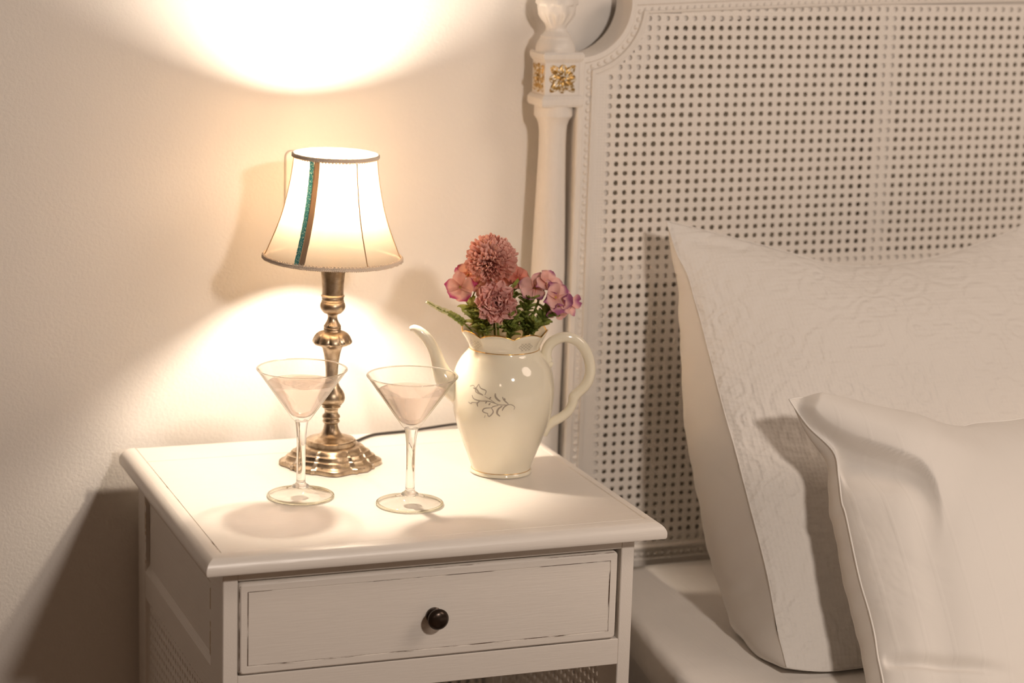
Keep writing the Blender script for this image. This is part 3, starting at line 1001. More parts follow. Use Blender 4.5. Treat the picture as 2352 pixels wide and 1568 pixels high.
b.box(dx0 + 0.004, dx0 + 0.012, 0.02, 0.34, -0.115, -0.040); b.box(dx1 - 0.012, dx1 - 0.004, 0.02, 0.34, -0.115, -0.040)
b.box(dx0 + 0.004, dx1 - 0.004, 0.02, 0.34, -0.118, -0.113); b.box(dx0 + 0.004, dx1 - 0.004, 0.332, 0.34, -0.115, -0.040)
b.build_mats = None
drawer = b.build('drawer', [MT['paint'], MT['worn_x'], MT['worn_z']], ns, angle=25)
b = MB()
kx, kz = 0.2068, -0.0795
prof = [(0.0062, 0.0), (0.0080, -0.0006), (0.0082, -0.0026), (0.0060, -0.0040), (0.0046, -0.0058), (0.0050, -0.0080), (0.0078, -0.0102), (0.0101, -0.0122), (0.0104, -0.0138), (0.0099, -0.0150), (0.0096, -0.0152), (0.0090, -0.0164), (0.0068, -0.0180), (0.0035, -0.0189), (0.0001, -0.0192)]
V = []; F = []; n = 36
for r, y in prof:
    for i in range(n):
        a = 2 * PI * i / n; V.append((kx + r * math.cos(a), yf + y, kz + r * math.sin(a)))
for j in range(len(prof) - 1):
    for i in range(n):
        k = (i + 1) % n; F.append((j * n + i, (j + 1) * n + i, (j + 1) * n + k, j * n + k))
b.add(V, F)
lab(b.build('knob', MT['knob'], drawer, angle=50), 'round dark bronze knob')

# ------------------------------------------------------------------ the table lamp
LX, LY = 0.1818, 0.2695
lamp = thing('table_lamp', 'lit table lamp with flared cream shade and aged silver candlestick base', 'lamp', (LX, LY, 0))
# foot: four broad bowed sides and four narrow ones
def foot_shape(a):
    # broad sides are centred on the view direction
    q = (math.degrees(a) + 11.5) % 90.0
    if q > 45: q -= 90
    if abs(q) <= 30:                          # broad: bows out in the middle, hollow towards its ends
        t = abs(q) / 30
        return 1.0 - 0.125 * smooth01(t * 1.2) + 0.060 * smooth01((t - 0.78) / 0.22)
    t = (45 - abs(q)) / 15                    # narrow
    return 0.935 - 0.045 * math.sin(PI / 2 * t)
prof = [(0.0545, 0.0002, 1), (0.0558, 0.0006, 1), (0.0560, 0.0030, 1), (0.0556, 0.0048, 1), (0.0540, 0.0058, 1), (0.0522, 0.0060, 1), (0.0498, 0.0078, 1), (0.0474, 0.0106, 0.95),
        (0.0460, 0.0108, 0.9), (0.0440, 0.0122, 0.88), (0.0420, 0.0152, 0.8), (0.0404, 0.0155, 0.7), (0.0380, 0.0172, 0.6), (0.0352, 0.0200, 0.4), (0.0318, 0.0212, 0.2), (0.0285, 0.0216, 0), (0.0272, 0.0222, 0),
        (0.0270, 0.0262, 0), (0.0258, 0.0272, 0), (0.0246, 0.0272, 0), (0.0225, 0.0282, 0), (0.0180, 0.0296, 0), (0.0145, 0.0306, 0)]
b = MB(); V = []; F = []; n = 240
b.lathe([(p[0], p[1]) for p in prof], LX, LY, n, lambda r, z, a, j: 0.96 * r * (1 + (foot_shape(a) - 1) * prof[j][2]), cap0=True)
b.build('lamp_foot', MT['metal'], lamp, angle=35)
b = MB()
prof = [(0.0145, 0.0306), (0.0118, 0.0320), (0.0098, 0.0342), (0.0084, 0.0370), (0.0074, 0.0405), (0.0069, 0.0435), (0.0074, 0.0440), (0.0087, 0.0452), (0.0090, 0.0466), (0.0084, 0.0478), (0.0079, 0.0488),
        (0.0089, 0.0497), (0.0094, 0.0510), (0.0089, 0.0526), (0.0072, 0.0545), (0.0069, 0.0562), (0.0072, 0.0585), (0.0080, 0.0602), (0.0095, 0.0609), (0.0098, 0.0618), (0.0090, 0.0626), (0.0104, 0.0637), (0.0112, 0.0645), (0.0106, 0.0650), (0.0128, 0.0664), (0.0138, 0.0690), (0.0141, 0.0715),
        (0.0134, 0.0750), (0.0120, 0.0781), (0.0095, 0.0815), (0.0078, 0.0845), (0.0067, 0.0884), (0.0063, 0.0953), (0.0067, 0.1038), (0.0075, 0.1110), (0.0086, 0.1180), (0.0100, 0.1230), (0.0112, 0.1255), (0.0125, 0.1262)]
b.lathe(prof, LX, LY, 64)
b.build('stem', MT['metal'], lamp, angle=40)
# lobed shell
b = MB()
prof = [(0.0125, 0.1262), (0.0150, 0.1272), (0.0185, 0.1285), (0.0200, 0.1300), (0.0201, 0.1315), (0.0196, 0.1340), (0.0184, 0.1365), (0.0166, 0.1388), (0.0140, 0.1405), (0.0112, 0.1415), (0.0095, 0.1418)]
def shell(r, z, a, j):
    k = 10
    g = abs(math.sin(a * k / 2 + 0.6))
    return r * (1 - 0.050 * (1 - g) ** 2.0 * smooth01((r - 0.010) / 0.008)) * (1 + 0.03 * (1 if z < 0.132 else 0) * g)
b.lathe(prof, LX, LY, 200, shell)
b.build('shell_knop', MT['metal'], lamp, angle=50)
b = MB()
prof = [(0.0095, 0.1418), (0.0091, 0.1428), (0.0086, 0.1436), (0.0092, 0.1444), (0.0091, 0.1452), (0.0086, 0.1457), (0.0091, 0.1466), (0.0090, 0.1474), (0.0083, 0.1486), (0.0073, 0.1500), (0.0060, 0.1524), (0.0051, 0.1549), (0.0050, 0.1575), (0.0058, 0.1592), (0.0070, 0.1602), (0.0086, 0.1606), (0.0095, 0.1612),
        (0.0114, 0.1632), (0.0127, 0.1655), (0.0131, 0.1680), (0.0127, 0.1705), (0.0118, 0.1722), (0.0113, 0.1727), (0.0117, 0.1734), (0.0113, 0.1741), (0.0109, 0.1748), (0.0112, 0.1756), (0.0113, 0.1768), (0.0110, 0.1774), (0.0118, 0.1780), (0.0121, 0.1788), (0.0117, 0.1796), (0.0110, 0.1803),
        (0.0110, 0.1850), (0.0112, 0.1910), (0.0117, 0.1972), (0.0124, 0.2030), (0.0133, 0.2070), (0.0130, 0.2085), (0.0080, 0.2088), (0.0070, 0.2100), (0.0070, 0.2705), (0.0001, 0.2710)]
b.lathe(prof, LX, LY, 64)
b.build('candle_socket', MT['metal'], lamp, angle=40)
# bulb
b = MB(); b.lathe([(0.0060, 0.2705), (0.0060, 0.2810), (0.0076, 0.2850), (0.0098, 0.2890), (0.0110, 0.2940), (0.0104, 0.2985), (0.0080, 0.3025), (0.0045, 0.3045), (0.0001, 0.3050)], LX, LY, 24)
bulb = b.build('bulb', MT['bulb'], lamp, angle=180)
# shade, leaning slightly
TILT = Matrix.Translation(Vector((LX, LY, 0.26))) @ Matrix.Rotation(math.radians(0.9), 4, Vector((0.36, 0.93, 0))) @ Matrix.Translation(-Vector((LX, LY, 0.26)))
SP = [(0.0427, 0.3262), (0.0418, 0.3207), (0.0424, 0.315), (0.0437, 0.3037), (0.0456, 0.2923), (0.0479, 0.2809), (0.0505, 0.2694), (0.0539, 0.258), (0.0579, 0.2465), (0.0625, 0.235), (0.0673, 0.2234), (0.0700, 0.2185)]
SPf = [(z, r) for r, z in reversed(SP)]
def shade_r(z): return interp(SPf, z)
VA = math.atan2(-0.93, -0.30)            # azimuth of the viewer seen from the lamp
ribs = [VA + math.radians(-27 + 60 * i - 1) for i in range(6)]
def shade_pt(a, z, off=0.0):
    r = shade_r(z)
    q = min(abs(((a - g + PI) % (2 * PI)) - PI) for g in ribs)      # 0..30 deg
    r *= 1 - 0.018 * (1 - math.cos(math.radians(30) - (math.radians(30) - q))) / (1 - math.cos(math.radians(30)))
    p = Vector((LX + (r + off) * math.cos(a), LY + (r + off) * math.sin(a), z))
    return TILT @ p
b = MB()
nz = 46
b.grid(lambda u, v: shade_pt(u * 2 * PI, 0.2178 + (0.3262 - 0.2178) * v), 144, nz)
shade = lab(b.build('lampshade', MT['shade'], lamp, weld=True, angle=180), 'cream cloth lampshade with teal sequin strip and braided edges')
for i, g in enumerate(ribs):
    b = MB()
    b.tube([shade_pt(g, 0.219 + 0.106 * k / 24, 0.0004) for k in range(25)], 0.00055, 6)
    b.build('seam', MT['seam'], shade, angle=180)
# double cloth band and teal strip on the front left rib
g = ribs[0]
def strip(nm, off0, w, lift, mat):
    b = MB()
    def fn(u, v):
        z = 0.2195 + 0.1045 * v
        r = shade_r(z)
        a = g + (off0 + w * u * (0.92 + 0.08 * (1 - v))) / r
        p = shade_pt(a, z, lift + (0.0003 * math.sin(v * 300) if nm == 'teal_strip' else 0))
        return p
    b.grid(fn, 4, 60)
    return b.build(nm, mat, shade, angle=180)
strip('double_cloth_band', 0.0002, 0.0060, 0.0005, MT['shade2'])
strip('teal_strip', -0.0052, 0.0054, 0.0011, MT['teal'])
# braided trims
def braid(nm, z, off, R_, turns, amp):
    b = MB()
    for s_ in range(3):
        pts = []
        for i in range(420):
            a = 2 * PI * i / 420
            ph = a * turns + s_ * 2 * PI / 3
            p = shade_pt(a, z, off + 0.0004 + amp * 0.6 * math.sin(2 * ph)) + Vector((0, 0, amp * math.sin(ph)))
            pts.append(p)
        b.tube(pts, R_, 5, closed=True)
    # little loops along the edge
    pts = []
    for i in range(900):
        a = 2 * PI * i / 900
        pts.append(shade_pt(a, z, off) + Vector((0, 0, (-1 if z > 0.3 else 1) * (amp * 1.5 + 0.0007 * math.sin(a * turns * 1.6)))))
    b.tube(pts, 0.00045, 4, closed=True)
    b.build(nm, MT['braid'], shade, angle=180)
braid('top_braid', 0.3238, 0.0006, 0.00095, 48, 0.0013)
braid('bottom_braid', 0.2187, 0.0006, 0.00105, 76, 0.0015)
# flex
b = MB()
cp = [(0.2150, 0.3080, 0.0100), (0.2230, 0.3250, 0.0045), (0.2330, 0.3440, 0.0022), (0.2551, 0.3640, 0.0020), (0.2718, 0.3690, 0.0020), (0.2936, 0.3715, 0.0020), (0.3202, 0.3748, 0.0028), (0.3565, 0.3770, 0.0050), (0.395, 0.3775, 0.0045), (0.428, 0.3780, 0.0020), (0.4425, 0.3785, -0.010), (0.4450, 0.3790, -0.06), (0.4450, 0.3790, -0.30)]
b.tube(catmull(cp, 8), 0.0016, 10)
lab(b.build('cord', MT['cord'], lamp, angle=180), 'black lamp flex')

# ------------------------------------------------------------------ wall plate behind the lamp
b = MB()
def rr(x0_, x1_, z0_, z1_, r, y, n=8):
    P = []
    for cx_, cz_, a0 in ((x1_ - r, z1_ - r, 0), (x0_ + r, z1_ - r, PI / 2), (x0_ + r, z0_ + r, PI), (x1_ - r, z0_ + r, 1.5 * PI)):
        for i in range(n):
            a = a0 + PI / 2 * i / (n - 1); P.append((cx_ + r * math.cos(a), y, cz_ + r * math.sin(a)))
    return P
V = rr(0.165, 0.235, 0.232, 0.3118, 0.007, WALL_Y - 0.0001) + rr(0.165, 0.235, 0.232, 0.3118, 0.007, WALL_Y - 0.0022) + rr(0.1662, 0.2338, 0.2332, 0.3106, 0.006, WALL_Y - 0.0032)
m_ = 32; F = []
for j in range(2):
    for i in range(m_):
        k = (i + 1) % m_; F.append((j * m_ + i, j * m_ + k, (j + 1) * m_ + k, (j + 1) * m_ + i))
F.append(tuple(2 * m_ + i for i in range(m_)))
b.add(V, F)
b.bevbox(0.176, 0.216, WALL_Y - 0.0060, WALL_Y - 0.0030, 0.252, 0.297, 0.0008)
o = b.build('wall_plate', MT['plastic'], loc=(0.196, WALL_Y, 0.2745 + TZ), angle=30)
tag(o, 'flat white wall plate with rounded corners, mostly hidden behind the lampshade', 'wall plate')

# ------------------------------------------------------------------ martini glasses
def make_glass(gx, gy, label, level):
    root = thing('martini_glass', label, 'glass', (gx, gy, 0), 'martini glasses on the nightstand')
    HR = 0.1300
    b = MB()   # foot
    prof = [(0.0001, 0.0012), (0.0200, 0.0010), (0.0295, 0.0004), (0.0318, 0.0003), (0.0327, 0.0010), (0.0330, 0.0020), (0.0324, 0.0031), (0.0305, 0.0036), (0.0240, 0.0045), (0.0160, 0.0058), (0.0105, 0.0078), (0.0089, 0.0092), (0.0087, 0.0104)]
    b.lathe(prof, gx, gy, 72)
    b.build('foot', MT['thin'], root, angle=180)
    b = MB()   # stem
    prof = [(0.0087, 0.0104), (0.0086, 0.0114), (0.0076, 0.0124), (0.0059, 0.0133), (0.0049, 0.0146), (0.0045, 0.0165), (0.0044, 0.025), (0.0043, 0.038), (0.0044, 0.052), (0.0047, 0.0615), (0.0053, 0.0680), (0.0061, 0.0740), (0.0070, 0.0775)]
    b.lathe(prof, gx, gy, 48, cap0=True, cap1=True)
    b.build('stem', MT['stem_glass'], root, angle=60)
    b = MB()   # bowl, outer then inner wall
    ZB = 0.0815
    k = (0.0446 - 0.0105) / (HR - ZB)
    outer = [(0.0070, 0.0775), (0.0082, 0.0787), (0.0093, 0.0799), (0.0105, ZB)] + [(0.0105 + k * (z - ZB), z) for z in (0.090, 0.100, 0.110, 0.120, 0.1290)]
    rim = [(0.0444, 0.1297), (0.0441, 0.1301), (0.0436, 0.1300), (0.0432, 0.1294)]
    inner = [(0.0105 + k * (z - ZB) - 0.0014, z) for z in (0.120, 0.110, 0.100, 0.091)] + [(0.0125, 0.0860), (0.0095, 0.0835), (0.0060, 0.0819), (0.0025, 0.0813), (0.0001, 0.0812)]
    b.lathe(outer + rim + inner, gx, gy, 96)
    b.build('bowl', MT['thin'], root, angle=180)
    b = MB()
    b.tube([(gx + 0.0440 * math.cos(2 * PI * i / 96), gy + 0.0440 * math.sin(2 * PI * i / 96), 0.1300) for i in range(96)], 0.00075, 8, closed=True)
    b.build('rim', MT['glass'], root, angle=180)
    b = MB()
    b.tube([(gx + 0.0320 * math.cos(2 * PI * i / 96), gy + 0.0320 * math.sin(2 * PI * i / 96), 0.0018) for i in range(96)], 0.0014, 10, closed=True)
    b.build('foot_edge', MT['foot_glass'], root, angle=180)
    b = MB()   # drink, just clear of the inner wall
    e = -0.00012
    dr = [(0.0001, 0.0812 - e), (0.0025, 0.0813 - e), (0.0060, 0.0819 - e), (0.0095, 0.0835 - e), (0.0125 + e, 0.0860)] + [(0.0105 + k * (z - ZB) - 0.0014 + e, z) for z in (0.091, 0.100, 0.108, level - 0.0006)]
    rl = 0.0105 + k * (level - ZB) - 0.0014 + e
    dr += [(rl, level), (rl - 0.0008, level - 0.0004), (rl - 0.003, level - 0.0006), (0.0001, level - 0.0006)]
    b.lathe(dr, gx, gy, 96)
    lab(b.build('drink', MT['drink'], root, angle=180), 'pale pink drink')
    return root
make_glass(0.1187, 0.1584, 'martini glass of pale pink drink in front of the lamp base', 0.1165)
make_glass(0.2146, 0.1044, 'martini glass of pale pink drink standing between lamp and teapot', 0.1155)

# ------------------------------------------------------------------ the porcelain pot
JX, JY = 0.3445, 0.197
JU = Vector((0.966, -0.259, 0)); JN = Vector((0.259, 0.966, 0))
pot = thing('teapot', 'cream porcelain teapot with gold scalloped rim, used as a flower vase', 'teapot', (JX, JY, 0))
RP = [(0.0285, 0.0008), (0.0310, 0.0003), (0.0322, 0.0010), (0.0323, 0.0026), (0.0312, 0.0040), (0.0306, 0.0046), (0.0308, 0.0058), (0.0319, 0.0095), (0.0340, 0.0150), (0.0365, 0.0215), (0.0410, 0.0335), (0.0442, 0.0430), (0.0475, 0.0520), (0.0499, 0.0600), (0.0517, 0.0680), (0.0528, 0.0760), (0.0533, 0.0840), (0.0532, 0.0920), (0.0522, 0.1000), (0.0503, 0.1080), (0.0475, 0.1150), (0.0438, 0.1212), (0.0400, 0.1258), (0.0375, 0.1288), (0.0364, 0.1312), (0.0362, 0.1330), (0.0368, 0.1352), (0.0385, 0.1390), (0.0407, 0.1430), (0.0430, 0.1470), (0.0446, 0.1500)]
RPf = [(z, r) for r, z in RP[2:]]
def pot_r(z): return interp(RPf, z)
SC0 = math.atan2(-0.93, -0.36) + math.radians(12)
def scallop(a):    # rim height
    return abs(math.sin(4 * (a - SC0)))
def pot_mod_z(z, a):
    if z <= 0.136: return z
    f = (z - 0.136) / 0.014
    return z + (0.0042 * scallop(a) ** 0.8 - 0.0022) * f * f
b = MB(); n = 128
inner = [(r - 0.0022, z) for r, z in reversed(RP[20:])] + [(0.045, 0.105), (0.046, 0.08), (0.038, 0.04), (0.0001, 0.03)]
rim = [(0.0442, 0.1506), (0.0432, 0.1506)]
full = RP + rim + inner
V = []; F = []
for r, z in full:
    for i in range(n):
        a = 2 * PI * i / n
        V.append((JX + r * math.cos(a), JY + r * math.sin(a), pot_mod_z(z, a)))
for j in range(len(full) - 1):
    for i in range(n):
        k = (i + 1) % n; F.append((j * n + i, j * n + k, (j + 1) * n + k, (j + 1) * n + i))
b.add(V, F)
b.build('pot_body', MT['china'], pot, angle=60)
def ju(s, z, d=0.0): return Vector((JX, JY, 0)) + JU * s + JN * d + Vector((0, 0, z))
# handle
H = [(0.0502, 0.1135), (0.0470, 0.1152), (0.0452, 0.1175), (0.0439, 0.1211), (0.0436, 0.1269), (0.0458, 0.134), (0.0521, 0.1401), (0.0612, 0.1432), (0.0705, 0.1418), (0.0787, 0.1366), (0.0854, 0.1273), (0.0890, 0.1167), (0.0900, 0.1073), (0.0886, 0.099), (0.085, 0.0919), (0.0789, 0.0854), (0.0742, 0.0800), (0.0728, 0.0729), (0.0686, 0.0646), (0.0618, 0.0586), (0.0538, 0.0540), (0.0480, 0.049), (0.0455, 0.0431), (0.0446, 0.0385)]
rad = [0.0020, 0.0030] + [0.0041] * 13 + [0.0040, 0.0043, 0.0036, 0.0036, 0.0037, 0.0038, 0.0036, 0.0030, 0.0020]
hp = catmull([ju(s, z) for s, z in H], 6)
rr_ = [interp([(i * 6, r) for i, r in enumerate(rad)], i) for i in range(len(hp))]
b = MB(); b.tube(hp, [r * 1.18 for r in rr_], 16, flat=1.15, upv=(JN.x, JN.y, 0))
# small thumb spur inside the lower bend
b.tube([ju(0.0745, 0.0795), ju(0.0720, 0.0800), ju(0.0706, 0.0806)], [0.0034, 0.0024, 0.0008], 10)
b.build('handle', MT['china'], pot, angle=180)
# spout
S = [(-0.0975, 0.1505), (-0.0935, 0.1512), (-0.0885, 0.1488), (-0.0820, 0.1432), (-0.0765, 0.136), (-0.0725, 0.129), (-0.0695, 0.1207), (-0.0670, 0.1122), (-0.0630, 0.1030), (-0.0570, 0.0950), (-0.0490, 0.0880), (-0.040, 0.082)]
rad = [0.0022, 0.0040, 0.0052, 0.0060, 0.0064, 0.0068, 0.0075, 0.0088, 0.0108, 0.0130, 0.0150, 0.0165]
sp = catmull([ju(s, z) for s, z in S], 6)
rr_ = [interp([(i * 6, r) for i, r in enumerate(rad)], i) for i in range(len(sp))]
b = MB(); b.tube(sp, rr_, 24, flat=0.92, upv=(JN.x, JN.y, 0))
b.build('spout', MT['china'], pot, angle=180)
# gold bands
def band(nm, zf, lift, R_, mat, nn_=240):
    b = MB(); pts = []
    for i in range(nn_):
        a = 2 * PI * i / nn_
        z, r = zf(a); pts.append((JX + (r + lift) * math.cos(a), JY + (r + lift) * math.sin(a), z))
    b.tube(pts, R_, 6, closed=True); lab(b.build(nm, mat, pot, angle=180), 'gold line')
band('rim_line', lambda a: (pot_mod_z(0.1505, a) + 0.0001, 0.0438), 0, 0.0008, MT['gold'])
band('neck_line', lambda a: (0.1322, pot_r(0.1322)), 0.0000, 0.00045, MT['gold'])
band('foot_line', lambda a: (0.0048, pot_r(0.0048)), 0.0000, 0.0004, MT['gold'])
# painted sprig on the belly: s along the picture of the pot, z up
def on_pot(s, z, lift=0.00012):
    r = pot_r(z) + lift
    VD = Vector((-0.36, -0.93, 0)).normalized(); VR = Vector((0.93, -0.36, 0)).normalized()
    q = max(-0.98, min(0.98, s / r))
    return Vector((JX, JY, z)) + VR * (r * q) + VD * (r * math.sqrt(1 - q * q))
def zc(z): return z * 1.0 + 0.002
def stroke(b, pts, w0, w1=None):
    P = catmull([Vector((s, 0, zc(z))) for s, z in pts], 6)
    m = len(P); V = []; F = []
    for i, p in enumerate(P):
        t = (P[min(i + 1, m - 1)] - P[max(i - 1, 0)]); t.normalize()
        nn_ = Vector((-t.z, 0, t.x)); f = i / (m - 1)
        w = w0 + ((w1 if w1 is not None else w0) - w0) * f
        w *= 0.35 + 0.65 * math.sin(PI * (0.08 + 0.84 * f))
        for sgn in (1, -1):
            q = p + nn_ * (w * sgn); V.append(on_pot(q.x, q.z))
    for i in range(m - 1): F.append((2 * i, 2 * i + 1, 2 * i + 3, 2 * i + 2))
    b.add(V, F)
b = MB()
stroke(b, [(-0.018, 0.0895), (-0.012, 0.0868), (-0.005, 0.0825), (0.003, 0.0822), (0.009, 0.0825), (0.0125, 0.080), (0.0118, 0.0773)], 0.0004)
stroke(b, [(-0.0335, 0.0975), (-0.0300, 0.0990), (-0.0275, 0.0965)], 0.0003)
stroke(b, [(-0.0244, 0.1012), (-0.0275, 0.0960), (-0.0265, 0.0925), (-0.0195, 0.0905)], 0.0005)
stroke(b, [(-0.0244, 0.1012), (-0.0225, 0.0975), (-0.0170, 0.0955), (-0.0180, 0.0910)], 0.0005)
stroke(b, [(-0.0300, 0.0965), (-0.0265, 0.0955), (-0.0240, 0.0925), (-0.0200, 0.0910)], 0.0009)
stroke(b, [(-0.0310, 0.0890), (-0.0290, 0.0855), (-0.0220, 0.0845), (-0.0140, 0.0850), (-0.006, 0.0830)], 0.0006)
stroke(b, [(-0.0225, 0.0845), (-0.0255, 0.0815), (-0.0248, 0.0780)], 0.0007)
stroke(b, [(-0.0348, 0.0811), (-0.0320, 0.0800), (-0.0305, 0.0815), (-0.0255, 0.0820)], 0.0005)
stroke(b, [(-0.0074, 0.0937), (-0.0070, 0.0900), (-0.0040, 0.0868), (-0.0020, 0.0860)], 0.0010)
stroke(b, [(0.0000, 0.0905), (0.0010, 0.0880), (0.0040, 0.0850), (0.0060, 0.0835)], 0.0007)
stroke(b, [(0.0018, 0.0893), (0.0030, 0.0872)], 0.0006)
stroke(b, [(0.0065, 0.0830), (0.0020, 0.0800), (0.0000, 0.0760)], 0.0007)
stroke(b, [(0.0000, 0.0810), (-0.0040, 0.0775), (-0.0050, 0.0730), (-0.0020, 0.0700)], 0.0010)
stroke(b, [(-0.0040, 0.0815), (-0.0090, 0.0800), (-0.0110, 0.0780)], 0.0005)
stroke(b, [(-0.0110, 0.0785), (-0.0180, 0.0770), (-0.0195, 0.0735), (-0.0140, 0.0720)], 0.0006)
stroke(b, [(-0.0110, 0.0785), (-0.0090, 0.0740), (-0.0130, 0.0690), (-0.0150, 0.0720)], 0.0006)
stroke(b, [(-0.0170, 0.0700), (-0.0178, 0.0670)], 0.0003)
for s, z in ((-0.0165, 0.0835), (-0.0125, 0.0885), (-0.0130, 0.0822)):
    stroke(b, [(s - 0.0008, z - 0.001), (s, z), (s + 0.0008, z + 0.0012)], 0.0007)
lab(b.build('painted_sprig', MT['grey'], pot, angle=180), 'grey painted tulip sprig')
# lattice patches under the rim
def on_neck(s, z): return on_pot(s, z, 0.0003)
for c in (0.022, -0.030):
    b = MB()
    for d in range(-2, 3):
        for sg in (1, -1):
            P = []
            for t in range(7):
                f = -1 + t / 3
                s = c + d * 0.0034 + sg * f * 0.0045; z = 0.1400 + f * 0.0045
                if abs(s - c) < 0.0085 - abs(z - 0.1400) * 0.7: P.append((s, z))
            if len(P) > 1:
                V = []
                for s, z in P:
                    V += [on_neck(s - 0.00018, z), on_neck(s + 0.00018, z)]
                b.add(V, [(2 * i, 2 * i + 1, 2 * i + 3, 2 * i + 2) for i in range(len(P) - 1)])
    lab(b.build('painted_lattice', MT['grey'], pot, angle=180), 'grey painted lattice')

# ------------------------------------------------------------------ flowers in the pot
def fp(px, py, depth=0.0):
    """point in the plane through the pot's axis: px across, py height, depth away from the viewer"""
    return Vector((JX, JY, 0)) + JU * px + JN * depth + Vector((0, 0, py))
VDIR = Vector((-0.36, -0.90, 0.20)).normalized()
def frame_from(nrm):
    nrm = Vector(nrm).normalized()
    a = Vector((0, 0, 1)) if abs(nrm.z) < 0.85 else Vector((1, 0, 0))
    u_ = a.cross(nrm).normalized(); return u_, nrm.cross(u_)
def petal(b, c, d, side_, nrm, ln, wd, cup, curl, nu=4, nv=6, notch=0.0, wav=0.0, ph=0.0):
    """petal from c along d, width along side_, nrm is its upper face"""
    def fn(u, v):
        x = -1 + 2 * u
        w = wd * ((0.12 + 0.88 * (v / 0.62) ** 0.8) if v < 0.62 else math.sqrt(max(0.0, 1 - ((v - 0.62) / 0.392) ** 2)))
        l = ln * (v - notch * (1 - abs(x)) * v ** 3)
        h = cup * x * x * wd * 1.6 + curl * ln * v * v + wav * wd * math.sin(x * 5 + v * 4 + ph) * v
        return c + d * l + side_ * (w * x) + nrm * h
    b.grid(fn, nu, nv, tip=lambda u, v: v)
def stem_pts(tip_, base=(0, 0.07, 0), bow=0.0):
    tip_ = Vector(tip_); bse = fp(*base[:2], base[2])
    rel = tip_ - Vector((JX, JY, 0)); rad_ = math.hypot(rel.x, rel.y)
    k = min(0.60, 0.022 / max(rad_, 1e-6))
    neck = Vector((JX + rel.x * k, JY + rel.y * k, 0.140)) + JU * bow
    return catmull([bse, neck, (neck + tip_) * 0.5 + Vector((0, 0, 0.001)), tip_], 10)
def pompon(name, label, c, R_, mat, seed, base, flat=0.9):
    R = random.Random(seed)
    root = thing(name, label, 'flower', (c.x, c.y, 0.07), None)
    b = MB(); N_ = 420
    ax = (VDIR * 0.35 + Vector((0, 0, 0.9))).normalized()
    for i in range(N_):
        t = 1 - 1.62 * (i + 0.5) / N_
        ph = i * 2.399963
        rr_ = math.sqrt(max(0, 1 - t * t))
        u_, w_ = frame_from(ax)
        d = (u_ * math.cos(ph) * rr_ + w_ * math.sin(ph) * rr_ + ax * t).normalized()
        d = (d + Vector((R.uniform(-.10, .10), R.uniform(-.10, .10), R.uniform(-.10, .10)))).normalized()
        sd = d.cross(Vector((R.uniform(-1, 1), R.uniform(-1, 1), R.uniform(-1, 1)))).normalized()
        tang = d.cross(ax)
        if tang.length > 0.2: sd = (tang.normalized() + sd * 0.22).normalized()
        nm_ = sd.cross(d).normalized()
        ln = R_ * R.uniform(0.80, 1.02) * 0.64
        start = c + d * (R_ * R.uniform(0.30, 0.42))
        wd = R_ * R.uniform(0.085, 0.115)
        petal(b, start, d, sd, nm_, ln, wd, 0.75, R.uniform(-0.05, 0.20), 4, 7, notch=0.04)
    b.sphere(c, R_ * 0.55, 16, 10)
    b.build('bloom', mat, root, angle=180)
    b = MB(); b.tube(stem_pts(c - Vector((0, 0, R_ * 0.5)), base), 0.0012, 8)
    b.build('flower_stem', MT['stem'], root, angle=180)
    return root
def carnation(name, label, c, R_, mat, seed, base, face):
    R = random.Random(seed)
    root = thing(name, label, 'flower', (c.x, c.y, 0.07), None)
    b = MB(); ax = face.normalized(); u_, w_ = frame_from(ax)
    lay = [(10, 1.25, 1.00), (12, 1.0, 0.95), (12, 0.75, 0.85), (10, 0.5, 0.72), (8, 0.28, 0.55), (5, 0.12, 0.42)]
    for li, (cnt, op, ln_) in enumerate(lay):
        for i in range(cnt):
            ph = 2 * PI * i / cnt + li * 0.7 + R.uniform(-.15, .15)
            rad_ = u_ * math.cos(ph) + w_ * math.sin(ph)
            op_ = op * R.uniform(0.85, 1.12)
            d = (rad_ * math.sin(op_) + ax * math.cos(op_)).normalized()
            sd = ax.cross(rad_).normalized(); nm_ = sd.cross(d).normalized()
            if nm_.dot(ax) < 0: nm_ = -nm_
            petal(b, c - ax * R_ * 0.35 + rad_ * 0.001, d, sd, nm_, R_ * 1.12 * ln_ * R.uniform(0.9, 1.08), R_ * 0.30 * R.uniform(0.85, 1.15), 0.35, R.uniform(-0.16, 0.06), 6, 8, notch=0.05, wav=0.30, ph=R.uniform(0, 6))
    b.build('bloom', mat, root, angle=180)
    b = MB(); b.tube(stem_pts(c - ax * R_ * 0.3, base), 0.0012, 8)
    b.build('flower_stem', MT['stem'], root, angle=180)
    return root
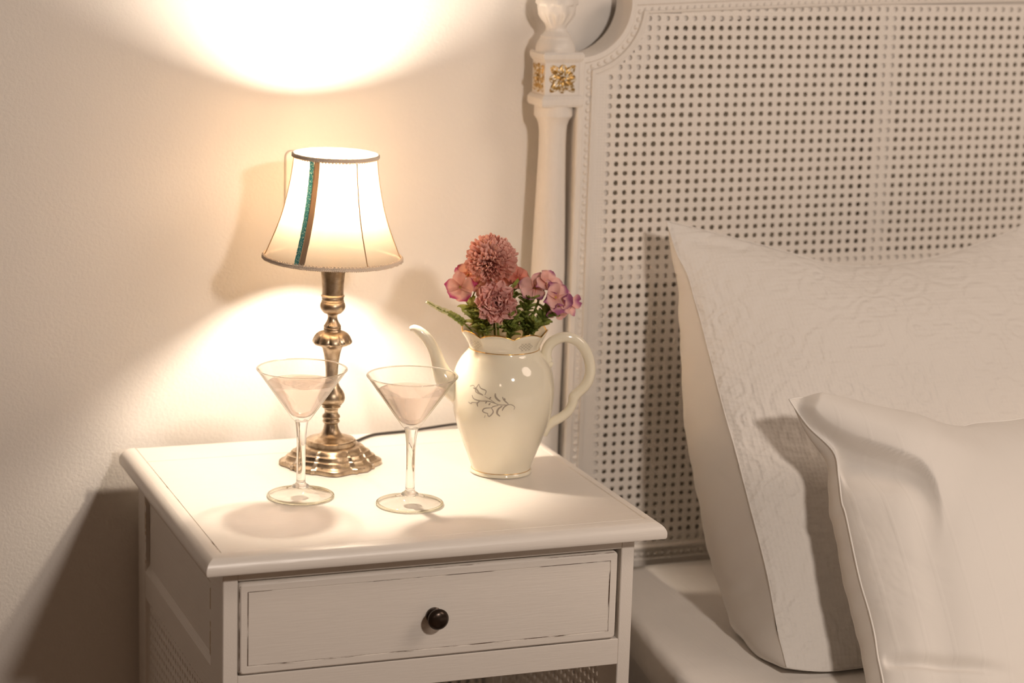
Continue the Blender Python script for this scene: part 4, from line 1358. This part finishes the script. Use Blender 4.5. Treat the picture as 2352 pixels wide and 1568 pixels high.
def floret_head(name, label, florets, mat, seed, base, node):
    """several four-petalled florets carried on one branching stem"""
    R = random.Random(seed)
    root = thing(name, label, 'flower', (node.x, node.y, 0.07), None)
    st = MB(); st.tube(stem_pts(node, base), 0.0013, 8)
    for (c, face, size, np_, rot) in florets:
        b = MB(); ax = Vector(face).normalized(); u_, w_ = frame_from(ax)
        for i in range(np_):
            ph = rot + 2 * PI * i / np_ + R.uniform(-.2, .2)
            rad_ = u_ * math.cos(ph) + w_ * math.sin(ph)
            op = R.uniform(1.05, 1.45)
            d = (rad_ * math.sin(op) + ax * math.cos(op)).normalized()
            sd = ax.cross(rad_).normalized(); nm_ = sd.cross(d).normalized()
            if nm_.dot(ax) < 0: nm_ = -nm_
            petal(b, c, d, sd, nm_, size * R.uniform(0.88, 1.12), size * 0.47 * R.uniform(0.85, 1.15), R.uniform(0.05, 0.35), R.uniform(-0.45, 0.20), 8, 8, notch=-0.06, wav=0.10, ph=R.uniform(0, 6))
        f = b.build('floret', mat, root, angle=180)
        b = MB(); b.sphere(c + ax * 0.0008, 0.0013, 8, 6)
        b.build('flower_eye', MT['eye'], f, angle=180)
        st.tube(catmull([node, (node + c) * 0.5 - Vector((0, 0, 0.002)), c], 6), 0.0008, 6)
    st.build('flower_stem', MT['stem'], root, angle=180)
    return root

pompon('chrysanthemum', 'round salmon pink chrysanthemum, tallest bloom in the teapot', fp(-0.0165, 0.2235, -0.004), 0.0268, MT['pom'], 5, (-0.004, 0.07, 0))
carnation('carnation', 'dusty pink carnation below the round chrysanthemum', fp(-0.0120, 0.1825, -0.022), 0.0215, MT['pom2'], 9, (-0.002, 0.07, -0.004), Vector((-0.30, -0.9, 0.28)))
floret_head('hydrangea_sprig', 'pink hydrangea sprig with magenta tips, leftmost of the blooms', [
    (fp(-0.0475, 0.1955, -0.006), (-0.50, -0.75, 0.25), 0.0175, 5, 0.4),
    (fp(-0.0390, 0.2060, 0.004), (-0.55, -0.45, 0.75), 0.0150, 4, 1.0),
    (fp(-0.0300, 0.1960, 0.002), (0.1, -0.8, 0.3), 0.0150, 4, 0.2)], MT['flo'], 21, (-0.010, 0.07, 0.0), fp(-0.036, 0.182, 0.0))
floret_head('hydrangea_sprig', 'deep rose floret sprig half hidden behind the two round blooms', [
    (fp(0.0130, 0.2010, 0.014), (0.1, -0.8, 0.4), 0.0140, 5, 0.4),
    (fp(0.0020, 0.2040, 0.018), (-0.2, -0.8, 0.5), 0.0140, 5, 0.9),
    (fp(-0.0190, 0.1990, 0.014), (-0.3, -0.8, 0.5), 0.0130, 4, 0.1)], MT['flo3'], 22, (0.004, 0.07, 0.006), fp(0.006, 0.185, 0.012))
floret_head('hydrangea_sprig', 'pink hydrangea sprig with purple tips, rising right of the carnation', [
    (fp(0.0300, 0.1935, 0.002), (-0.35, -0.75, 0.5), 0.0165, 5, 0.2),
    (fp(0.0415, 0.1985, 0.004), (0.2, -0.7, 0.6), 0.0160, 5, 0.9)], MT['flo2'], 23, (0.010, 0.07, 0.0), fp(0.034, 0.180, 0.003))
floret_head('hydrangea_sprig', 'pink hydrangea sprig with violet tips, rightmost and drooping over the handle', [
    (fp(0.0500, 0.1860, -0.006), (0.1, -0.9, 0.25), 0.0170, 5, 0.7),
    (fp(0.0630, 0.1800, 0.000), (0.55, -0.7, 0.1), 0.0150, 5, 0.1),
    (fp(0.0540, 0.1740, -0.002), (0.1, -0.75, -0.45), 0.0150, 4, 0.5)], MT['flo2'], 24, (0.012, 0.07, -0.002), fp(0.045, 0.176, 0.0))

# green sprigs
def leaf(b, c, d, nrm, ln, wd, curl=-0.2):
    sd = d.cross(nrm).normalized(); nm_ = sd.cross(d).normalized()
    petal(b, c, d, sd, nm_, ln, wd, 0.35, curl, 4, 7)
def leafy(name, label, tip_, base, bow, n_, ln, mat, seed, droop=0.0, start=0.40):
    R = random.Random(seed)
    pts = stem_pts(tip_, base, bow)
    root = thing(name, label, 'foliage', tuple(pts[0]), None)
    b = MB(); b.tube(pts, 0.0010, 6); b.build('foliage_stem', MT['stem'], root, angle=180)
    b = MB(); m = len(pts)
    n_ = int(n_ * 1.7)
    for i in range(n_):
        f = start + (1 - start) * (i + 0.5) / n_
        p = pts[min(m - 1, int(f * (m - 1)))]
        t = (pts[min(m - 1, int(f * (m - 1)) + 1)] - pts[max(0, int(f * (m - 1)) - 1)]).normalized()
        ph = i * 2.4 + R.uniform(-.4, .4)
        u_, w_ = frame_from(t)
        d = (u_ * math.cos(ph) + w_ * math.sin(ph) + t * R.uniform(0.5, 1.2) + Vector((0, 0, droop))).normalized()
        nn_ = (t + Vector((0, 0, 0.3))).normalized()
        l = ln * R.uniform(0.5, 0.95)
        e_ = p + d * l
        if math.hypot(e_.x - JX, e_.y - JY) > 0.037 and e_.z < 0.157: continue
        if min(p.z, e_.z) < 0.147 and math.hypot(e_.x - JX, e_.y - JY) > 0.030: continue
        leaf(b, p, d, nn_, l, l * R.uniform(0.20, 0.32), R.uniform(-0.45, 0.15))
    b.build('leaves', mat, root, angle=180)
    return root
leafy('foliage_sprig', 'dark green leafy sprig upright behind the carnation', fp(0.004, 0.188, 0.006), (0.002, 0.07, 0.004), 0.004, 30, 0.020, MT['leaf'], 31)
leafy('foliage_sprig', 'dark green leafy sprig right of the carnation, between the pink heads', fp(0.0235, 0.1850, -0.004), (0.006, 0.07, -0.002), 0.004, 34, 0.017, MT['leaf'], 32)
leafy('foliage_sprig', 'green leafy sprig at the centre front of the gold rim', fp(0.003, 0.168, -0.020), (0.002, 0.07, -0.006), 0.002, 30, 0.018, MT['leaf'], 33, start=0.38)
leafy('foliage_sprig', 'green sprig with thin leaves under the rightmost drooping blossoms', fp(0.044, 0.1690, 0.002), (0.012, 0.07, 0.0), 0.006, 28, 0.018, MT['leaf'], 34, start=0.38)
leafy('foliage_sprig', 'green sprig filling the left half of the teapot mouth', fp(-0.026, 0.170, -0.008), (-0.010, 0.07, -0.002), -0.003, 34, 0.017, MT['leaf'], 35, start=0.38)
leafy('foliage_sprig', 'low dark sprig spilling over the right of the gold rim', fp(0.030, 0.158, -0.012), (0.010, 0.07, -0.004), 0.004, 24, 0.018, MT['leaf'], 36, start=0.4)
leafy('foliage_sprig', 'yellow green leafy sprig under the leftmost pink blossoms', fp(-0.038, 0.176, -0.006), (-0.012, 0.07, 0.0), -0.004, 26, 0.016, MT['leaf2'], 37, start=0.38)
leafy('foliage_sprig', 'pale variegated sprig with pointed leaves between fern and carnation', fp(-0.026, 0.176, -0.020), (-0.008, 0.07, -0.004), -0.003, 20, 0.016, MT['leaf2'], 38, start=0.38)
# fern frond reaching left
pts = catmull([fp(-0.012, 0.08, 0.0), fp(-0.030, 0.140, -0.004), fp(-0.0405, 0.1560, -0.006), fp(-0.055, 0.1670, -0.006), fp(-0.0690, 0.1735, -0.006), fp(-0.0805, 0.1800, -0.006)], 8)
fern = thing('fern_frond', 'pale yellow green fern frond reaching left over the spout', 'foliage', tuple(pts[0]))
b = MB(); b.tube(pts, [0.0009] * (len(pts) - 10) + [0.0009 - 0.00006 * i for i in range(10)], 6)
b.build('foliage_stem', MT['stem'], fern, angle=180)
b = MB(); b2 = MB(); R = random.Random(3)
m = len(pts)
for i in range(int(m * 0.42), m):
    for sg in ((-1, 1, 0.2) if i % 2 else (-0.8, 0.9)):
        p = pts[i]; t = (pts[min(m - 1, i + 1)] - pts[i - 1]).normalized()
        pr = Vector((0.36, 0.9, 0)).cross(t).normalized()
        size = 0.0046 * (1 - 0.6 * (i / m - 0.42) / 0.58)
        d = (pr * sg + t * 0.5 + Vector((R.uniform(-.3, .3), R.uniform(-.3, .3), 0))).normalized()
        q = p + d * size * 0.6
        (b if i > m * 0.62 else b2).sphere(q, size * 0.40, 8, 6, (1, 1, 0.9))
b.build('frond_tip', MT['fern'], fern, angle=180)
b2.build('frond', MT['leaf2'], fern, angle=180)

# the lamp's own light: the bulb's glowing glass
lit = MT['bulb'].node_tree.nodes['Principled BSDF']
lit.inputs['Emission Strength'].default_value = 1650.0
